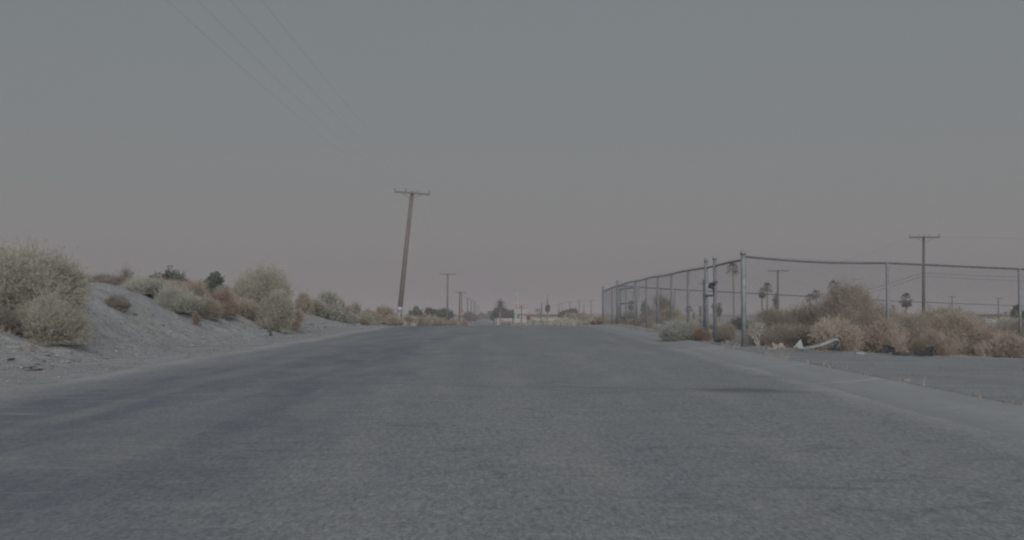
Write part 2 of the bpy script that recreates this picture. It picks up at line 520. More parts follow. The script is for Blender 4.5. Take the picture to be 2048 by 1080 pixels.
def mesh_obj(name, verts, faces, mat, parent=None, smooth=False, tint=None):
    return link(bpy.data.objects.new(name, mesh_data(name, verts, faces, mat, smooth, tint)), parent)


def tag(o, label=None, cat=None, group=None, kind=None):
    if label: o['label'] = label
    if cat: o['category'] = cat
    if group: o['group'] = group
    if kind: o['kind'] = kind
    return o


def empty(name, loc, label, cat, group=None, rz=0.0):
    o = bpy.data.objects.new(name, None)
    o.location = loc
    o.rotation_euler = (0, 0, rz)
    COL.objects.link(o)
    return tag(o, label, cat, group)


class MB:
    """collects boxes and tubes, then links them as one mesh object"""
    def __init__(self):
        self.v = []; self.f = []; self.sm = False

    def box(self, c, s, rot=None):
        b = len(self.v)
        for dx in (-.5, .5):
            for dy in (-.5, .5):
                for dz in (-.5, .5):
                    p = Vector((dx * s[0], dy * s[1], dz * s[2]))
                    if rot is not None:
                        p = rot @ p
                    self.v.append(p + Vector(c))
        for q in ((0, 1, 3, 2), (4, 6, 7, 5), (0, 4, 5, 1), (2, 3, 7, 6), (0, 2, 6, 4), (1, 5, 7, 3)):
            self.f.append([b + i for i in q])
        return self

    def tube(self, pts, radii, n=8, cap=True):
        pts = [Vector(p) for p in pts]
        if not isinstance(radii, (list, tuple)):
            radii = [radii] * len(pts)
        b = len(self.v)
        ref = None
        for i, p in enumerate(pts):
            t = (pts[min(i + 1, len(pts) - 1)] - pts[max(i - 1, 0)]).normalized()
            if ref is None:
                ref = Vector((1, 0, 0)) if abs(t.x) < .8 else Vector((0, 1, 0))
            s1 = t.cross(ref).normalized(); s2 = t.cross(s1).normalized()
            for k in range(n):
                a = 2 * pi * k / n
                self.v.append(p + (s1 * cos(a) + s2 * sin(a)) * radii[i])
        for i in range(len(pts) - 1):
            for k in range(n):
                a0 = b + i * n + k; a1 = b + i * n + (k + 1) % n
                self.f.append([a0, a1, a1 + n, a0 + n])
        if cap:
            self.f.append([b + k for k in range(n)][::-1])
            e = b + (len(pts) - 1) * n
            self.f.append([e + k for k in range(n)])
        return self

    def build(self, name, mat, parent=None, smooth=False):
        return mesh_obj(name, self.v, self.f, mat, parent, smooth)


# ------------------------------------------------------------------ ground sheet
def axis(lo, hi, step, far, g=1.13):
    a = list(np.arange(lo, hi + 1e-6, step))
    s = step; v = a[-1]
    while v < far[1]:
        s *= g; v += s; a.append(v)
    s = step; v = a[0]; left = []
    while v > far[0]:
        s *= g; v -= s; left.append(v)
    return np.array(left[::-1] + a)


gx = axis(-14.0, 7.2, 0.11, (-5200, 5200), 1.10)
gy = axis(6.0, 56.0, 0.15, (-420, 7600), 1.06)
GX, GY = np.meshgrid(gx, gy)
GZ = ground(GX, GY)
inside = (np.abs(GX - road_c(GY)) < ROAD_W - 0.22)
gut = (GX > 3.35) & (GX < 4.27) & (GY < 60)
GZ = np.where(inside | gut, base(GY) - 0.05, GZ)
nx, ny = len(gx), len(gy)
idx = np.arange(nx * ny).reshape(ny, nx)
gf = np.stack([idx[:-1, :-1], idx[:-1, 1:], idx[1:, 1:], idx[1:, :-1]], -1).reshape(-1, 4)
gv = np.stack([GX, GY, GZ], -1).reshape(-1, 3)
ground_o = mesh_obj('ground', gv, gf, M['sand'], smooth=True)
tag(ground_o, kind='structure')
a = ground_o.data.attributes.new('lot', 'FLOAT', 'POINT')
lotw = sstep(4.2, 4.5, GX) * (1 - sstep(20.0, 21.6, GY + 0.10 * np.maximum(GX - 5, 0) + .5 * fbm(GX, GY, 91, 3))) * sstep(-40, -30, GY)
lotw = np.maximum(lotw * 1.0, 0)
a.data.foreach_set('value', lotw.astype(np.float32).ravel())
a = ground_o.data.attributes.new('far', 'FLOAT', 'POINT')
farw = np.maximum(np.maximum(sstep(60, 110, GY), sstep(12, 24, GX)), np.maximum(sstep(-14, -24, GX), sstep(23, 27, GY) * sstep(4.9, 5.6, GX)))
a.data.foreach_set('value', farw.astype(np.float32).ravel())

# ------------------------------------------------------------------ road sheet
ry = np.concatenate([np.arange(-60, 6, 1.0), np.arange(6, 70, .4), np.arange(70, 420, 4.0), np.arange(420, 2600, 40.0)])
ru = np.linspace(-1, 1, 37)
RU, RY = np.meshgrid(ru, ry)
edge = ROAD_W + .16 * fbm(RY * .8, np.sign(RU) * 3.3, 61, 4) * (np.abs(RU) > .99)
U = RU * edge
RX = road_c(RY) + U
RZ = base(RY) + 0.012 + 0.018 * fbm(RX * .35, RY * .25, 81, 2) * (np.abs(RU) < .9) + .03 * (1 - np.abs(RU) ** 2)
nx2, ny2 = len(ru), len(ry)
idx = np.arange(nx2 * ny2).reshape(ny2, nx2)
rf = np.stack([idx[:-1, :-1], idx[:-1, 1:], idx[1:, 1:], idx[1:, :-1]], -1).reshape(-1, 4)
road = mesh_obj('road', np.stack([RX, RY, RZ], -1).reshape(-1, 3), rf, M['asphalt'], smooth=True)
tag(road, kind='structure')
uvl = road.data.uv_layers.new(name='road')
uvv = np.stack([U, RY], -1).reshape(-1, 2)[rf.ravel()]
uvl.data.foreach_set('uv', uvv.astype(np.float32).ravel())

# ------------------------------------------------------------------ concrete gutter: one slab after the other
gutter = bpy.data.objects.new('gutter', None)
gutter.location = (3.9, 20, 0)
COL.objects.link(gutter)
tag(gutter, kind='structure')
prof = [(3.44, .012), (3.62, .018), (3.85, .028), (4.02, .042), (4.17, .060), (4.28, .072), (4.335, .066)]
SL = 3.05
for i in range(22):
    y0 = -6 + i * SL; y1 = y0 + SL - 0.04
    sk = random.uniform(-.012, .012); dzs = random.uniform(-.004, .003)
    vs = []; ys = np.linspace(y0, y1, 5)
    for yy in ys:
        wob = .008 * float(fbm(np.array([yy * .9]), np.array([2.2]), 7, 2)[0])
        for j, (px_, pz_) in enumerate(prof):
            vs.append((px_ + sk * (yy - y0) / SL + wob * (1 if j > 3 else .3) - 3.9, yy - 20, float(base(yy)) + pz_ + dzs))
    k = len(prof); fs = []
    for r_ in range(4):
        for j in range(k - 1):
            fs.append((r_ * k + j, r_ * k + j + 1, (r_ + 1) * k + j + 1, (r_ + 1) * k + j))
    nb = len(vs)
    for yy in (y0, y1):
        for j in (0, k - 1):
            vs.append((prof[j][0] - 3.9, yy - 20, float(base(yy)) - .10))
    fs.append(tuple(range(k))[::-1] + (nb, nb + 1))
    fs.append(tuple(range(4 * k, 5 * k)) + (nb + 3, nb + 2))
    fs.append((k - 1,) + (nb + 1, nb + 3) + tuple(r_ * k + k - 1 for r_ in (4, 3, 2, 1)))
    fs.append((0, k, 2 * k, 3 * k, 4 * k, nb + 2, nb))
    mesh_obj('slab', vs, fs, M['concrete'], gutter)

# loose clods and stones on the bank and along the verges (uncountable)
cv, cf = [], []
ico = [(0, 0, 1), (.9, 0, .3), (.28, .85, .3), (-.72, .53, .3), (-.72, -.53, .3), (.28, -.85, .3), (0, 0, -.6)]
icf = [(0, 1, 2), (0, 2, 3), (0, 3, 4), (0, 4, 5), (0, 5, 1), (6, 2, 1), (6, 3, 2), (6, 4, 3), (6, 5, 4), (6, 1, 5)]
for i in range(5200):
    r_ = random.random()
    if r_ < .62:
        y = random.uniform(9, 58); x = -7.0 - abs(random.gauss(0, 1.0)) + random.uniform(-.1, .3)
    elif r_ < .80:
        y = random.uniform(8, 56); x = random.uniform(-7.2, -5.7)
    else:
        y = random.uniform(15, 50); x = random.uniform(4.5, 11) if y < 22 else random.uniform(4.4, 5.0)
    s = .012 + .03 * random.random() ** 2 + (.07 * random.random() if random.random() < .07 and x < -7 else 0)
    if x > 0: s *= .7
    b = len(cv); z = gz(x, y); ra = random.uniform(0, 6.28)
    for p in ico:
        q = [c * s * random.uniform(.65, 1.25) for c in p]
        cv.append((x + q[0] * cos(ra) - q[1] * sin(ra), y + q[0] * sin(ra) + q[1] * cos(ra), z + q[2] * .7))
    cf += [tuple(b + k for k in f) for f in icf]
tag(mesh_obj('rubble', cv, cf, M['stone']), 'small clods and stones strewn over the sand bank', 'rubble', kind='stuff')


# ------------------------------------------------------------------ plants
def twig_mesh(seed, n_spray, n_blade, blade, width, lobes, spray=0.35, up=0.15, droop=0.0, shell=0.5, asp=1.0, plume=.08):
    """a shrub's leafage: sprays of fine blades filling rounded lobes; unit bush 2 wide, asp tall.
    lobes: list of (cx, cy, cz, rx, ry, rz, weight)"""
    r = np.random.default_rng(seed)
    lo = np.array(lobes, float)
    w = lo[:, 6] / lo[:, 6].sum()
    k = r.choice(len(lo), n_spray, p=w)
    d = r.normal(size=(n_spray, 3)); d /= np.linalg.norm(d, axis=1, keepdims=True)
    d[:, 2] = np.where(r.random(n_spray) < .6, np.abs(d[:, 2]), d[:, 2])
    rad = shell + (1.0 - shell) * r.random(n_spray) ** .7
    rad = rad * (1 + .10 * r.normal(size=n_spray))
    pl = r.random(n_spray) < plume
    rad = np.where(pl, 1.0 + .16 * r.random(n_spray), rad)
    c = lo[k, :3] + d * lo[k, 3:6] * rad[:, None]
    c[:, 2] = np.abs(c[:, 2])
    root = np.array([0, 0, -.1])
    axis_ = c - root; axis_ /= np.linalg.norm(axis_, axis=1, keepdims=True)
    axis_ = axis_ * .6 + d * .6 + r.normal(size=(n_spray, 3)) * .38 + np.array([0, 0, up])
    axis_ /= np.linalg.norm(axis_, axis=1, keepdims=True)
    ln = spray * (.5 + r.random(n_spray)) * np.where(pl, 1.25, 1.0)
    t = r.random((n_spray, n_blade))
    p = c[:, None, :] + axis_[:, None, :] * ((t - .6) * ln[:, None])[..., None]
    bd = axis_[:, None, :] * .7 + r.normal(size=(n_spray, n_blade, 3)) * .6
    bd[..., 2] -= droop
    bd /= np.linalg.norm(bd, axis=2, keepdims=True)
    bl = blade * (.5 + r.random((n_spray, n_blade)))
    tip = p + bd * bl[..., None]
    side = np.cross(bd, r.normal(size=bd.shape)); side /= np.linalg.norm(side, axis=2, keepdims=True) + 1e-9
    ww = (width * (.6 + .8 * r.random(bl.shape)))[..., None]
    V = np.stack([p - side * ww * .5, p + side * ww * .5, tip], 2).reshape(-1, 3)
    V[:, 2] = np.maximum(V[:, 2], -.01)
    nq = n_spray * n_blade
    Fq = np.arange(nq * 3).reshape(nq, 3)
    clump = .5 + .62 * vnoise(c[:, 0] * 3.1 + seed, c[:, 1] * 3.1 + c[:, 2] * 4.3, seed) + .10 * r.normal(size=n_spray)
    tint = np.repeat(clump, n_blade) + .08 * r.normal(size=nq)
    return V, Fq, np.repeat(tint, 3)


def lobes(seed, kind, asp):
    r = random.Random(seed)
    out = []
    if kind in ('dome', 'tall'):
        out.append((0, 0, .42 * asp, .70, .70, .50 * asp, 3.2))
        for i in range(9):
            a = r.uniform(0, 6.28); e = r.uniform(.1, 1.25); s = r.uniform(.24, .40)
            q = (.98 - s) * cos(e) * r.uniform(.75, 1)
            out.append((q * cos(a), q * sin(a), max(.18 * asp, (.98 - s * .9) * sin(e) * asp * r.uniform(.85, 1)), s, s, s * min(1.1, asp), 1))
    elif kind == 'low':
        for i in range(10):
            a = r.uniform(0, 6.28); q = r.uniform(0, .66)
            s = r.uniform(.30, .46)
            zz = (1 - s) * asp * r.uniform(.25, 1) * (1 - .6 * q)
            out.append((q * cos(a), q * sin(a), zz, s, s, s * asp, 1))
    elif kind == 'tree':
        for i in range(15):
            a = r.uniform(0, 6.28); e = r.uniform(-.25, 1.4); s = r.uniform(.22, .38)
            q = (1 - s) * cos(e) * r.uniform(.7, 1.05)
            zz = asp * (.36 + .62 * (1 - s) * sin(e) * r.uniform(.6, 1.1))
            out.append((q * cos(a), q * sin(a), zz, s, s, s * .5 * asp, 1))
    return out


_cache = {}


def foliage_data(shape, mat, variant, n_spray, n_blade, blade, width, spray, asp, up=.15, droop=0., shell=.5, plume=.08):
    variant = variant % 4
    key = (shape, variant, n_spray, n_blade, blade, width, asp)
    if key not in _cache:
        sd = variant * 31 + len(shape) * 7 + 3
        V, Fq, T = twig_mesh(sd, n_spray, n_blade, blade, width, lobes(sd, shape, asp), spray, up, droop, shell, asp, plume)
        _cache[key] = mesh_data('foliage', V, Fq, L[mat], tint=T)
        TRIS[0] += len(Fq)
    return _cache[key]


def stems_data(variant, mat, n=16, height=.8, r0=.022, spread=.75):
    key = ('stems', variant, mat, n, height, r0)
    if key not in _cache:
        r = random.Random(variant * 13 + 1)
        mb = MB()
        for i in range(n):
            a = r.uniform(0, 6.28); q = r.uniform(.25, spread); h = height * r.uniform(.6, 1.05)
            b = Vector((r.uniform(-.07, .07), r.uniform(-.07, .07), -.05))
            m1 = Vector((q * .35 * cos(a) + r.uniform(-.06, .06), q * .35 * sin(a) + r.uniform(-.06, .06), h * .45))
            e = Vector((q * cos(a), q * sin(a), h))
            rr = r0 * r.uniform(.5, 1.1)
            mb.tube([b, m1, e], [rr, rr * .65, rr * .2], 5, cap=False)
            for k in range(3):
                t = r.uniform(.4, .95)
                s = m1.lerp(e, (t - .4) / .6)
                mb.tube([s, s + Vector((r.uniform(-.22, .22), r.uniform(-.22, .22), r.uniform(.05, .25)))], [rr * .4, rr * .12], 4, cap=False)
        _cache[key] = mesh_data('stems', mb.v, mb.f, M[mat])
    return _cache[key]


DENS = {'hero': (6800, 24, .050, .0080, .33), 'high': (3700, 16, .062, .0120, .38), 'mid': (1500, 12, .085, .022, .38),
        'far': (700, 10, .15, .055, .32), 'sparse': (260, 10, .10, .014, .55), 'veil': (2200, 13, .08, .012, .45)}
TRIS = [0]


def bush(name, label, cat, group, shape, mat, px, d, wpx, top, variant=0, dens='mid', depth=1.0, rz=None, sink=.04, bark='bark', hmin=.3):
    x = X(px, d, top)
    g = gz(x, d)
    h = max(Z(top, d) - g, hmin) + sink
    R_ = wpx / F * d * .5
    asp = max(.4, round(h / R_ * 2.5) / 2.5)
    o = empty(name, (x, d, g - sink), label, cat, group, rz if rz is not None else (variant * 1.7 + px * .37) % 6.28)
    S = DENS[dens]
    k = 1.0
    if asp > 1.5 and dens != 'sparse':
        k = min(2.0, asp / 1.5)
    fd_ = foliage_data(shape, mat, variant, int(S[0] * k), S[1], S[2], S[3], S[4], asp, shell={'veil': .2, 'sparse': .1}.get(dens, .5))
    fo = link(bpy.data.objects.new('foliage', fd_), o)
    fo.material_slots[0].link = 'OBJECT'
    fo.material_slots[0].material = L[mat]
    fo.scale = (R_ * .97, R_ * .97 * depth, h / asp * .97)
    st = link(bpy.data.objects.new('stems', stems_data(variant % 4, bark)), o)
    st.scale = (R_ * .9, R_ * .9 * depth, h / 1.05)
    return o


def tree(name, label, group, mat, px, d, wpx, top, variant=0, trunk_h=.3, dens='mid', cat='tree'):
    x = X(px, d, top); g = gz(x, d)
    h = Z(top, d) - g; w = wpx / F * d
    o = empty(name, (x, d, g - .05), label, cat, group, (variant * 2.3 + px) % 6.28)
    S = {'mid': (1400, 12, .10, .046, .26), 'far': (800, 11, .13, .058, .26), 'bare': (1000, 9, .16, .014, .5)}[dens]
    asp = max(.4, round(h / (w * .5) * 2.5) / 2.5)
    fo = link(bpy.data.objects.new('crown', foliage_data('tree', mat, variant, S[0], S[1], S[2], S[3], S[4], asp, up=.1, droop=.1, shell=.3, plume=.12)), o)
    fo.scale = (w * .5, w * .5, h / asp)
    fo.material_slots[0].link = 'OBJECT'
    fo.material_slots[0].material = L[mat]
    r = random.Random(variant + int(px))
    mb = MB()
    t0 = max(.09, h * .032)
    fork = Vector((r.uniform(-.05, .05) * w, r.uniform(-.05, .05) * w, h * trunk_h))
    mb.tube([(0, 0, -.1), fork * .55 + Vector((.02 * w, 0, 0)), fork], [t0 * 1.25, t0, t0 * .85], 8)
    for i in range(7):
        a = i * 2.4 + r.uniform(-.4, .4); q = r.uniform(.15, .33) * w
        e = Vector((q * cos(a), q * sin(a), h * r.uniform(.6, .86)))
        m1 = fork.lerp(e, .5) + Vector((0, 0, -.04 * h))
        mb.tube([fork - Vector((0, 0, .05 * h)), m1, e], [t0 * .6, t0 * .4, t0 * .12], 6)
        for k in range(3):
            p = m1.lerp(e, r.uniform(.1, .9))
            mb.tube([p, p + Vector((r.uniform(-.14, .14) * w, r.uniform(-.14, .14) * w, r.uniform(.02, .16) * h))], [t0 * .22, t0 * .06], 5)
    mb.build('trunk', M['bark'], o, True)
    return o


def frond_blades(r, base_p, az, el, length, curl, n=16, fan=True, width=.05, leaf=.28):
    """one palm frond as a fan or a feather of narrow leaflets"""
    V, T = [], []
    d = Vector((cos(az) * cos(el), sin(az) * cos(el), sin(el)))
    if fan:
        stalk = length * .45
        hub = base_p + d * stalk + Vector((0, 0, -curl * stalk * .25))
        s = d.cross(Vector((0, 0, 1))).normalized(); u_ = s.cross(d).normalized()
        V.append([base_p + s * .02, hub + s * .015, hub - s * .015, base_p - s * .02]); T.append(.45)
        for i in range(n):
            a = (i / (n - 1) - .5) * 2.1
            bd = (d * cos(a) + s * sin(a) + u_ * r.uniform(-.12, .12)).normalized()
            l = length * .6 * (1 - .18 * abs(a)) * r.uniform(.85, 1.1)
            mid = hub + bd * l * .55
            tip = hub + bd * l + Vector((0, 0, -curl * l * .95))
            ss = bd.cross(u_).normalized() * width
            V.append([hub, mid + ss, tip, mid - ss]); T.append(r.uniform(.15, .9))
    else:
        prev = base_p
        seg = 7
        for j in range(seg):
            t = (j + 1) / seg
            p = base_p + d * length * t + Vector((0, 0, -curl * length * t * t * .6))
            s = (p - prev).cross(Vector((0, 0, 1))).normalized()
            V.append([prev + s * .025, p + s * .02, p - s * .02, prev - s * .025]); T.append(.4)
            for q in range(2):
                for sg in (-1, 1):
                    b0 = prev.lerp(p, .25 + .5 * q)
                    ll = leaf * length * (1 - .55 * abs(t - .45)) * r.uniform(.8, 1.15)
                    tip = b0 + s * sg * ll * .8 + (p - prev).normalized() * ll * .55 + Vector((0, 0, -.25 * ll))
                    mid = b0.lerp(tip, .5) + Vector((0, 0, .06 * ll))
                    wv = (p - prev).normalized() * width
                    V.append([b0, mid + wv, tip, mid - wv]); T.append(r.uniform(.15, .9))
            prev = p
    return V, T


def blades_obj(name, V, T, mat, parent):
    v = np.array([[list(p) for p in q] for q in V]).reshape(-1, 3)
    f = np.arange(len(v)).reshape(-1, 4)
    return mesh_obj(name, v, f, L[mat], parent, tint=np.repeat(np.array(T), 4))


def palm(label, group, px, d, top, crown_px, kind='fan', variant=0, skirt=.0, trunk_px=None, green=True, name='palm_tree', spike=0.0):
    """top: picture row of the crown's centre"""
    x = X(px, d, top); g = gz(x, d)
    hh = Z(top, d) - g; cw = crown_px / F * d
    o = empty(name, (x, d, g - .05), label, 'palm', group, variant * 1.1)
    r = random.Random(variant * 7 + int(px))
    tr = max(.13, (trunk_px or 4) / F * d * .5)
    mb = MB()
    lean = r.uniform(-.02, .02) * hh
    pts = [(lean * t * t, 0, hh * t - .1 * (t == 0)) for t in (0, .03, .1, .25, .4, .55, .7, .85, 1.0)]
    mb.tube(pts, [tr * 1.5, tr * 1.2, tr, tr * .95, tr * .9, tr * .87, tr * .85, tr * .85, tr * .9], 10)
    # old leaf-base rings
    for k in range(int(hh / .35)):
        t = (k + .5) * .35 / hh
        if t < 1:
            c = Vector((lean * t * t, 0, hh * t)); rr = tr * (1.0 if t > .1 else 1.25)
            mb.tube([c, c + Vector((0, 0, .07))], [rr * 1.08, rr * .98], 8)
    mb.build('trunk', M['palm_trunk'], o, True)
    C = Vector((lean, 0, hh))
    V, T = [], []
    if green:
        n = 20 if kind == 'fan' else 40
        for i in range(n):
            az = i * 2.399 + r.uniform(-.2, .2)
            u_ = i / n
            el = 1.25 - 1.75 * u_ + r.uniform(-.15, .15)
            ln = cw * .56 * r.uniform(.8, 1.15)
            v, t = frond_blades(r, C + Vector((0, 0, .1 * cw * (1 - u_))), az, el, ln, .35 + .6 * u_, 8 if kind == 'fan' else 0,
                                kind == 'fan', .026 * cw if kind == 'fan' else .011 * cw)
            V += v; T += t
        blades_obj('crown', V, T, 'palm', o)
    if skirt:
        V, T = [], []
        for i in range(int(150 * skirt ** .5)):
            az = i * 2.399 + r.uniform(-.2, .2)
            zf = r.random()
            p = C + Vector((0, 0, -skirt * hh * zf * .85))
            wd = cw * (.34 if green else .5) * (sin(pi * min(1, .25 + .75 * zf)) ** .6 if not green else (1 - .45 * zf))
            v, t = frond_blades(r, p + Vector((cos(az), sin(az), 0)) * tr * .6, az, -1.05 + r.uniform(-.25, .3), wd * r.uniform(.9, 1.3) + .3, .25, 7, True, .02 * cw + .02)
            V += v; T += t
        blades_obj('skirt', V, T, 'skirt', o)
    if spike:
        mb = MB(); mb.tube([C, C + Vector((.05, 0, spike * .5)), C + Vector((.12, 0, spike))], [tr * .7, tr * .55, tr * .3], 8)
        mb.build('bare_top', M['palm_trunk'], o, True)
    return o


# ------------------------------------------------------------------ utility poles
def pole(label, group, px_base, px_top, d, top, arm_px=0, mat='wood_far', thick=.13, near=False, band=None, arm2=False, arm_tilt=0.0, base_d=0.0,
         cat='utility pole', yaw=0.0):
    x = X(px_base, d); g = gz(x, d)
    zt = Z(top, d); xt = X(px_top, d, top)
    o = empty('utility_pole', (x, d, g), label, cat, group)
    H = Vector((xt - x, base_d, zt - g))
    mb = MB()
    mb.tube([(0, 0, -.3), H * .5, H], [thick * 1.12, thick * .98, thick * .80], 12 if near else 8)
    mb.build('pole', M[mat], o, True)
    ax = Vector((cos(yaw), sin(yaw), -tan(arm_tilt))).normalized()
    arm_pts = []
    if arm_px:
        La = arm_px / F * d
        rot = Matrix.Rotation(yaw, 3, 'Z') @ Matrix.Rotation(arm_tilt, 3, 'Y')
        for q, off in enumerate((.12,) + ((.55 * 2,) if arm2 else ())):
            c = H - Vector((0, thick * .9 + .045, off if near else max(off, .1)))
            MB().box(c, (La * (1 if q == 0 else .8), .09, .115), rot).build('crossarm', M[mat], o)
            if q == 0:
                c0 = c
        if near or d < 190:
            for sg in (-1, 1):
                p0 = c0 + ax * sg * La * .30 + Vector((0, -.06, -.03)); p1 = H * (1 - .55 / H.length) + Vector((0, -thick - .02, 0))
                MB().tube([p0, p1], .016, 6).build('brace', M['rail'], o)
        for t in (-.485, -.18, .17, .485) if (near or d < 190) else ():
            c = c0 + ax * t * La + Vector((0, 0, .07))
            mb = MB()
            mb.tube([c, c + Vector((0, 0, .07)), c + Vector((0, 0, .075)), c + Vector((0, 0, .11)), c + Vector((0, 0, .115)), c + Vector((0, 0, .16))],
                    [.012, .012, .045, .05, .032, .03], 8)
            mb.build('insulator', M['porcelain'], o, True)
            arm_pts.append(o.location + c + Vector((0, 0, .16)))
    if band:
        for (t0, t1, mt, nm) in band:
            a_ = H * t0; b_ = H * t1
            r0 = thick * 1.12 + .012
            MB().tube([a_, b_], [r0, r0], 12).build(nm, M[mt], o, True)
    return o, arm_pts


def wire(p, q, sag, label, group, r=.007, n=24):
    mb = MB()
    P = Vector(p); Q = Vector(q)
    pts = []
    for i in range(n + 1):
        t = i / n
        v = P.lerp(Q, t); v.z -= sag * 4 * t * (1 - t)
        pts.append(v - P)
    mb.tube(pts, r, 4)
    o = mb.build('power_line', M['cable'])
    o.location = P
    return tag(o, label, 'cable', group)


p1, a1 = pole('tall brown wooden utility pole leaning to the right with one tilted crossarm', 'utility poles left of the road',
              796, 823.5, 72, 382, 71, 'wood', .155, True, [(.012, .105, 'sleeve', 'metal_sleeve'), (.107, .135, 'band', 'reflector_band')],
              arm_tilt=radians(4.6), base_d=.4)
p2, a2 = pole('upright slim utility pole with crossarm, second from the leaning pole along the road', 'utility poles left of the road',
              894.5, 895.5, 168, 547, 31, 'wood', .15, True, [(.02, .075, 'sleeve', 'metal_sleeve'), (.078, .10, 'band', 'reflector_band')], arm_tilt=radians(.6))
names4 = ['leftmost', 'second from left', 'third from left', 'rightmost']
for i in range(4):
    q0 = Vector((-7.45 + (i - 1.5) * .82, -22, 10.4 - .02 * i))
    wire(a1[i], q0, 1.45, f'thin power line rising from the leaning pole into the sky, {names4[i]} of four'.replace('third from left', 'third from left'), 'lines from the leaning pole', .0020)
for i in range(4):
    wire(a1[i], a2[i], 1.6, f'faint line from leaning pole to the slim pole, {names4[i]} of four', 'lines between the first two poles', .0028)
pole('reddish wooden pole with two crossarms standing right of the slim pole', 'utility poles left of the road', 918.7, 919.6, 235, 583, 21, 'wood_red', .19, arm2=False, arm_tilt=0)
pole('utility pole half hidden just behind the reddish pole', 'utility poles left of the road', 923.5, 923.5, 275, 585.5, 20, 'wood_far', .15, arm2=False)
for (px, d, top, arm, lab) in [(935, 330, 596, 14, 'thin pole with a crossarm, first one beyond the pair of poles'),
                               (942.3, 380, 599, 12, 'thin pole with a crossarm, second one beyond the pair of poles'),
                               (947.5, 450, 603, 9, 'short far pole left in the cluster beyond the road'),
                               (950.3, 470, 603, 10, 'short far pole right in the cluster beyond the road'),
                               (953.6, 560, 610, 8, 'tiny far pole next to the cluster along the road'),
                               (957.3, 600, 612, 7, 'last tiny pole of the row along the far road')]:
    pole(lab, 'utility poles left of the road', px, px, d, top, arm, 'wood_far', .17)
# poles out in the middle and on the right
pole('dark bare post beside the white sign', 'posts around the sign', 1026.3, 1026.6, 232, 618.5, 0, 'dark_trim', .10 * 1.5, cat='post')
pole('dark pole with small crossarm standing in front of the white sign board', 'posts around the sign', 1042.3, 1043, 238, 610.5, 10, 'wood_far', .13)
pole('bare leaning pole between the sign and the dead palm', 'bare poles', 1081.5, 1083.8, 240, 605.5, 0, 'wood_far', .13, cat='post')
for (px, d, top, arm, lab) in [(1116.5, 520, 607.5, 10, 'left pole of the far trio right of the dead palm'),
                               (1119.3, 540, 608, 8, 'middle pole of the far trio right of the dead palm'),
                               (1124.6, 470, 606, 11, 'right pole of the far trio right of the dead palm'),
                               (1139.3, 400, 603.5, 12, 'far pole with a crossarm rising from the dark green tree'),
                               (1158.3, 380, 601, 11, 'far pole with a crossarm right of the dark green tree'),
                               (1182.2, 350, 600.5, 12, 'far pole with a crossarm just left of the fence end'),
                               (1266.5, 300, 584.0, 11, 'far pole seen through the open gate of the fence'),
                               (1322.5, 260, 577.5, 22, 'pole with a wide crossarm seen through the side fence'),
                               (1412.5, 168, 566, 30, 'pole with a crossarm standing behind the double fence post'),
                               (1904, 240, 592.5, 16, 'far pole with a crossarm right of the tall right pole'),
                               (1996.5, 250, 595.5, 16, 'far pole with a crossarm at the right above the flat roof')]:
    pole(lab, 'far utility poles right of the road', px, px, d, top, arm, 'wood_far', .15)
pR1, aR1 = pole('utility pole with a plain crossarm behind the shaggy palm, right of the tallest palm', 'utility poles behind the fence', 1555.5, 1555.8, 126, 540, 41, 'wood_far', .14)
pR2, aR2 = pole('tall utility pole with long crossarm behind the front fence at the right', 'utility poles behind the fence', 1846.5, 1847.5, 84, 472, 60, 'wood_far', .13)
for (px, d, top, lab) in [(1787, 110, 610, 'short bare post left of the small palm at the right'), (1400.8, 95, 612, 'short bare post seen left of the fence gate'),
                          (1388, 110, 624, 'low stub post seen through the fence near the gate'), (1919, 170, 613, 'stub post left of the flat roofed building')]:
    pole(lab, 'bare poles', px, px, d, top, 0, 'wood_far', .13, cat='post')
# a street lamp on a pole
xl = X(1167.5, 360); gl = gz(xl, 360)
sl = empty('street_lamp', (xl, 360, gl), 'far street lamp with its arm reaching right between two poles', 'street lamp')
hl = Z(608.5, 360) - gl
MB().tube([(0, 0, -.2), (0, 0, hl)], [.16, .11], 8).build('pole', M['wood_far'], sl, True)
MB().tube([(0, 0, hl - .7), (.7, 0, hl - .35), (1.6, 0, hl - .45)], [.04, .04, .035], 6).build('arm', M['rail'], sl, True)
MB().box((1.8, 0, hl - .47), (.75, .3, .16)).build('lamp_head', M['sleeve'], sl)
# low wires of the right-hand poles
top2 = Vector((X(1847.5, 84, 545), 84, Z(545, 84)))
for k, (ya, yb, yc) in enumerate([(545, 543, 646), (551.5, 554, 654)]):
    P = Vector((X(1847, 84, ya), 84, Z(ya, 84)))
    wire(P, Vector((X(2420, 84, yb), 84, Z(yb - 6, 84))), .5, ('upper' if k == 0 else 'lower') + ' wire running right from the tall right pole', 'wires of the tall right pole', .012)
    wire(P, Vector((X(1500, 150, yc), 150, Z(yc - 18, 150))), .6, ('upper' if k == 0 else 'lower') + ' wire running down left from the tall right pole', 'wires of the tall right pole', .012)
wire(Vector((X(1873, 84, 473), 84, Z(473, 84))), Vector((X(2300, 84, 445), 60, Z(452, 60))), .4, 'thin wire leaving the right tip of the tall right pole crossarm', 'wires of the tall right pole', .005)
wire(Vector((X(1819, 84, 473), 84, Z(473, 84))), Vector((X(1540, 126, 541), 126, Z(541, 126))), .9, 'thin wire from the tall right pole crossarm to the pole at left', 'wires of the tall right pole', .004)

# ------------------------------------------------------------------ chain-link fences
RAIL_H = 1.84


def post_mesh(h, r):
    mb = MB()
    mb.tube([(0, 0, -.15), (0, 0, h)], r, 10)
    return mb


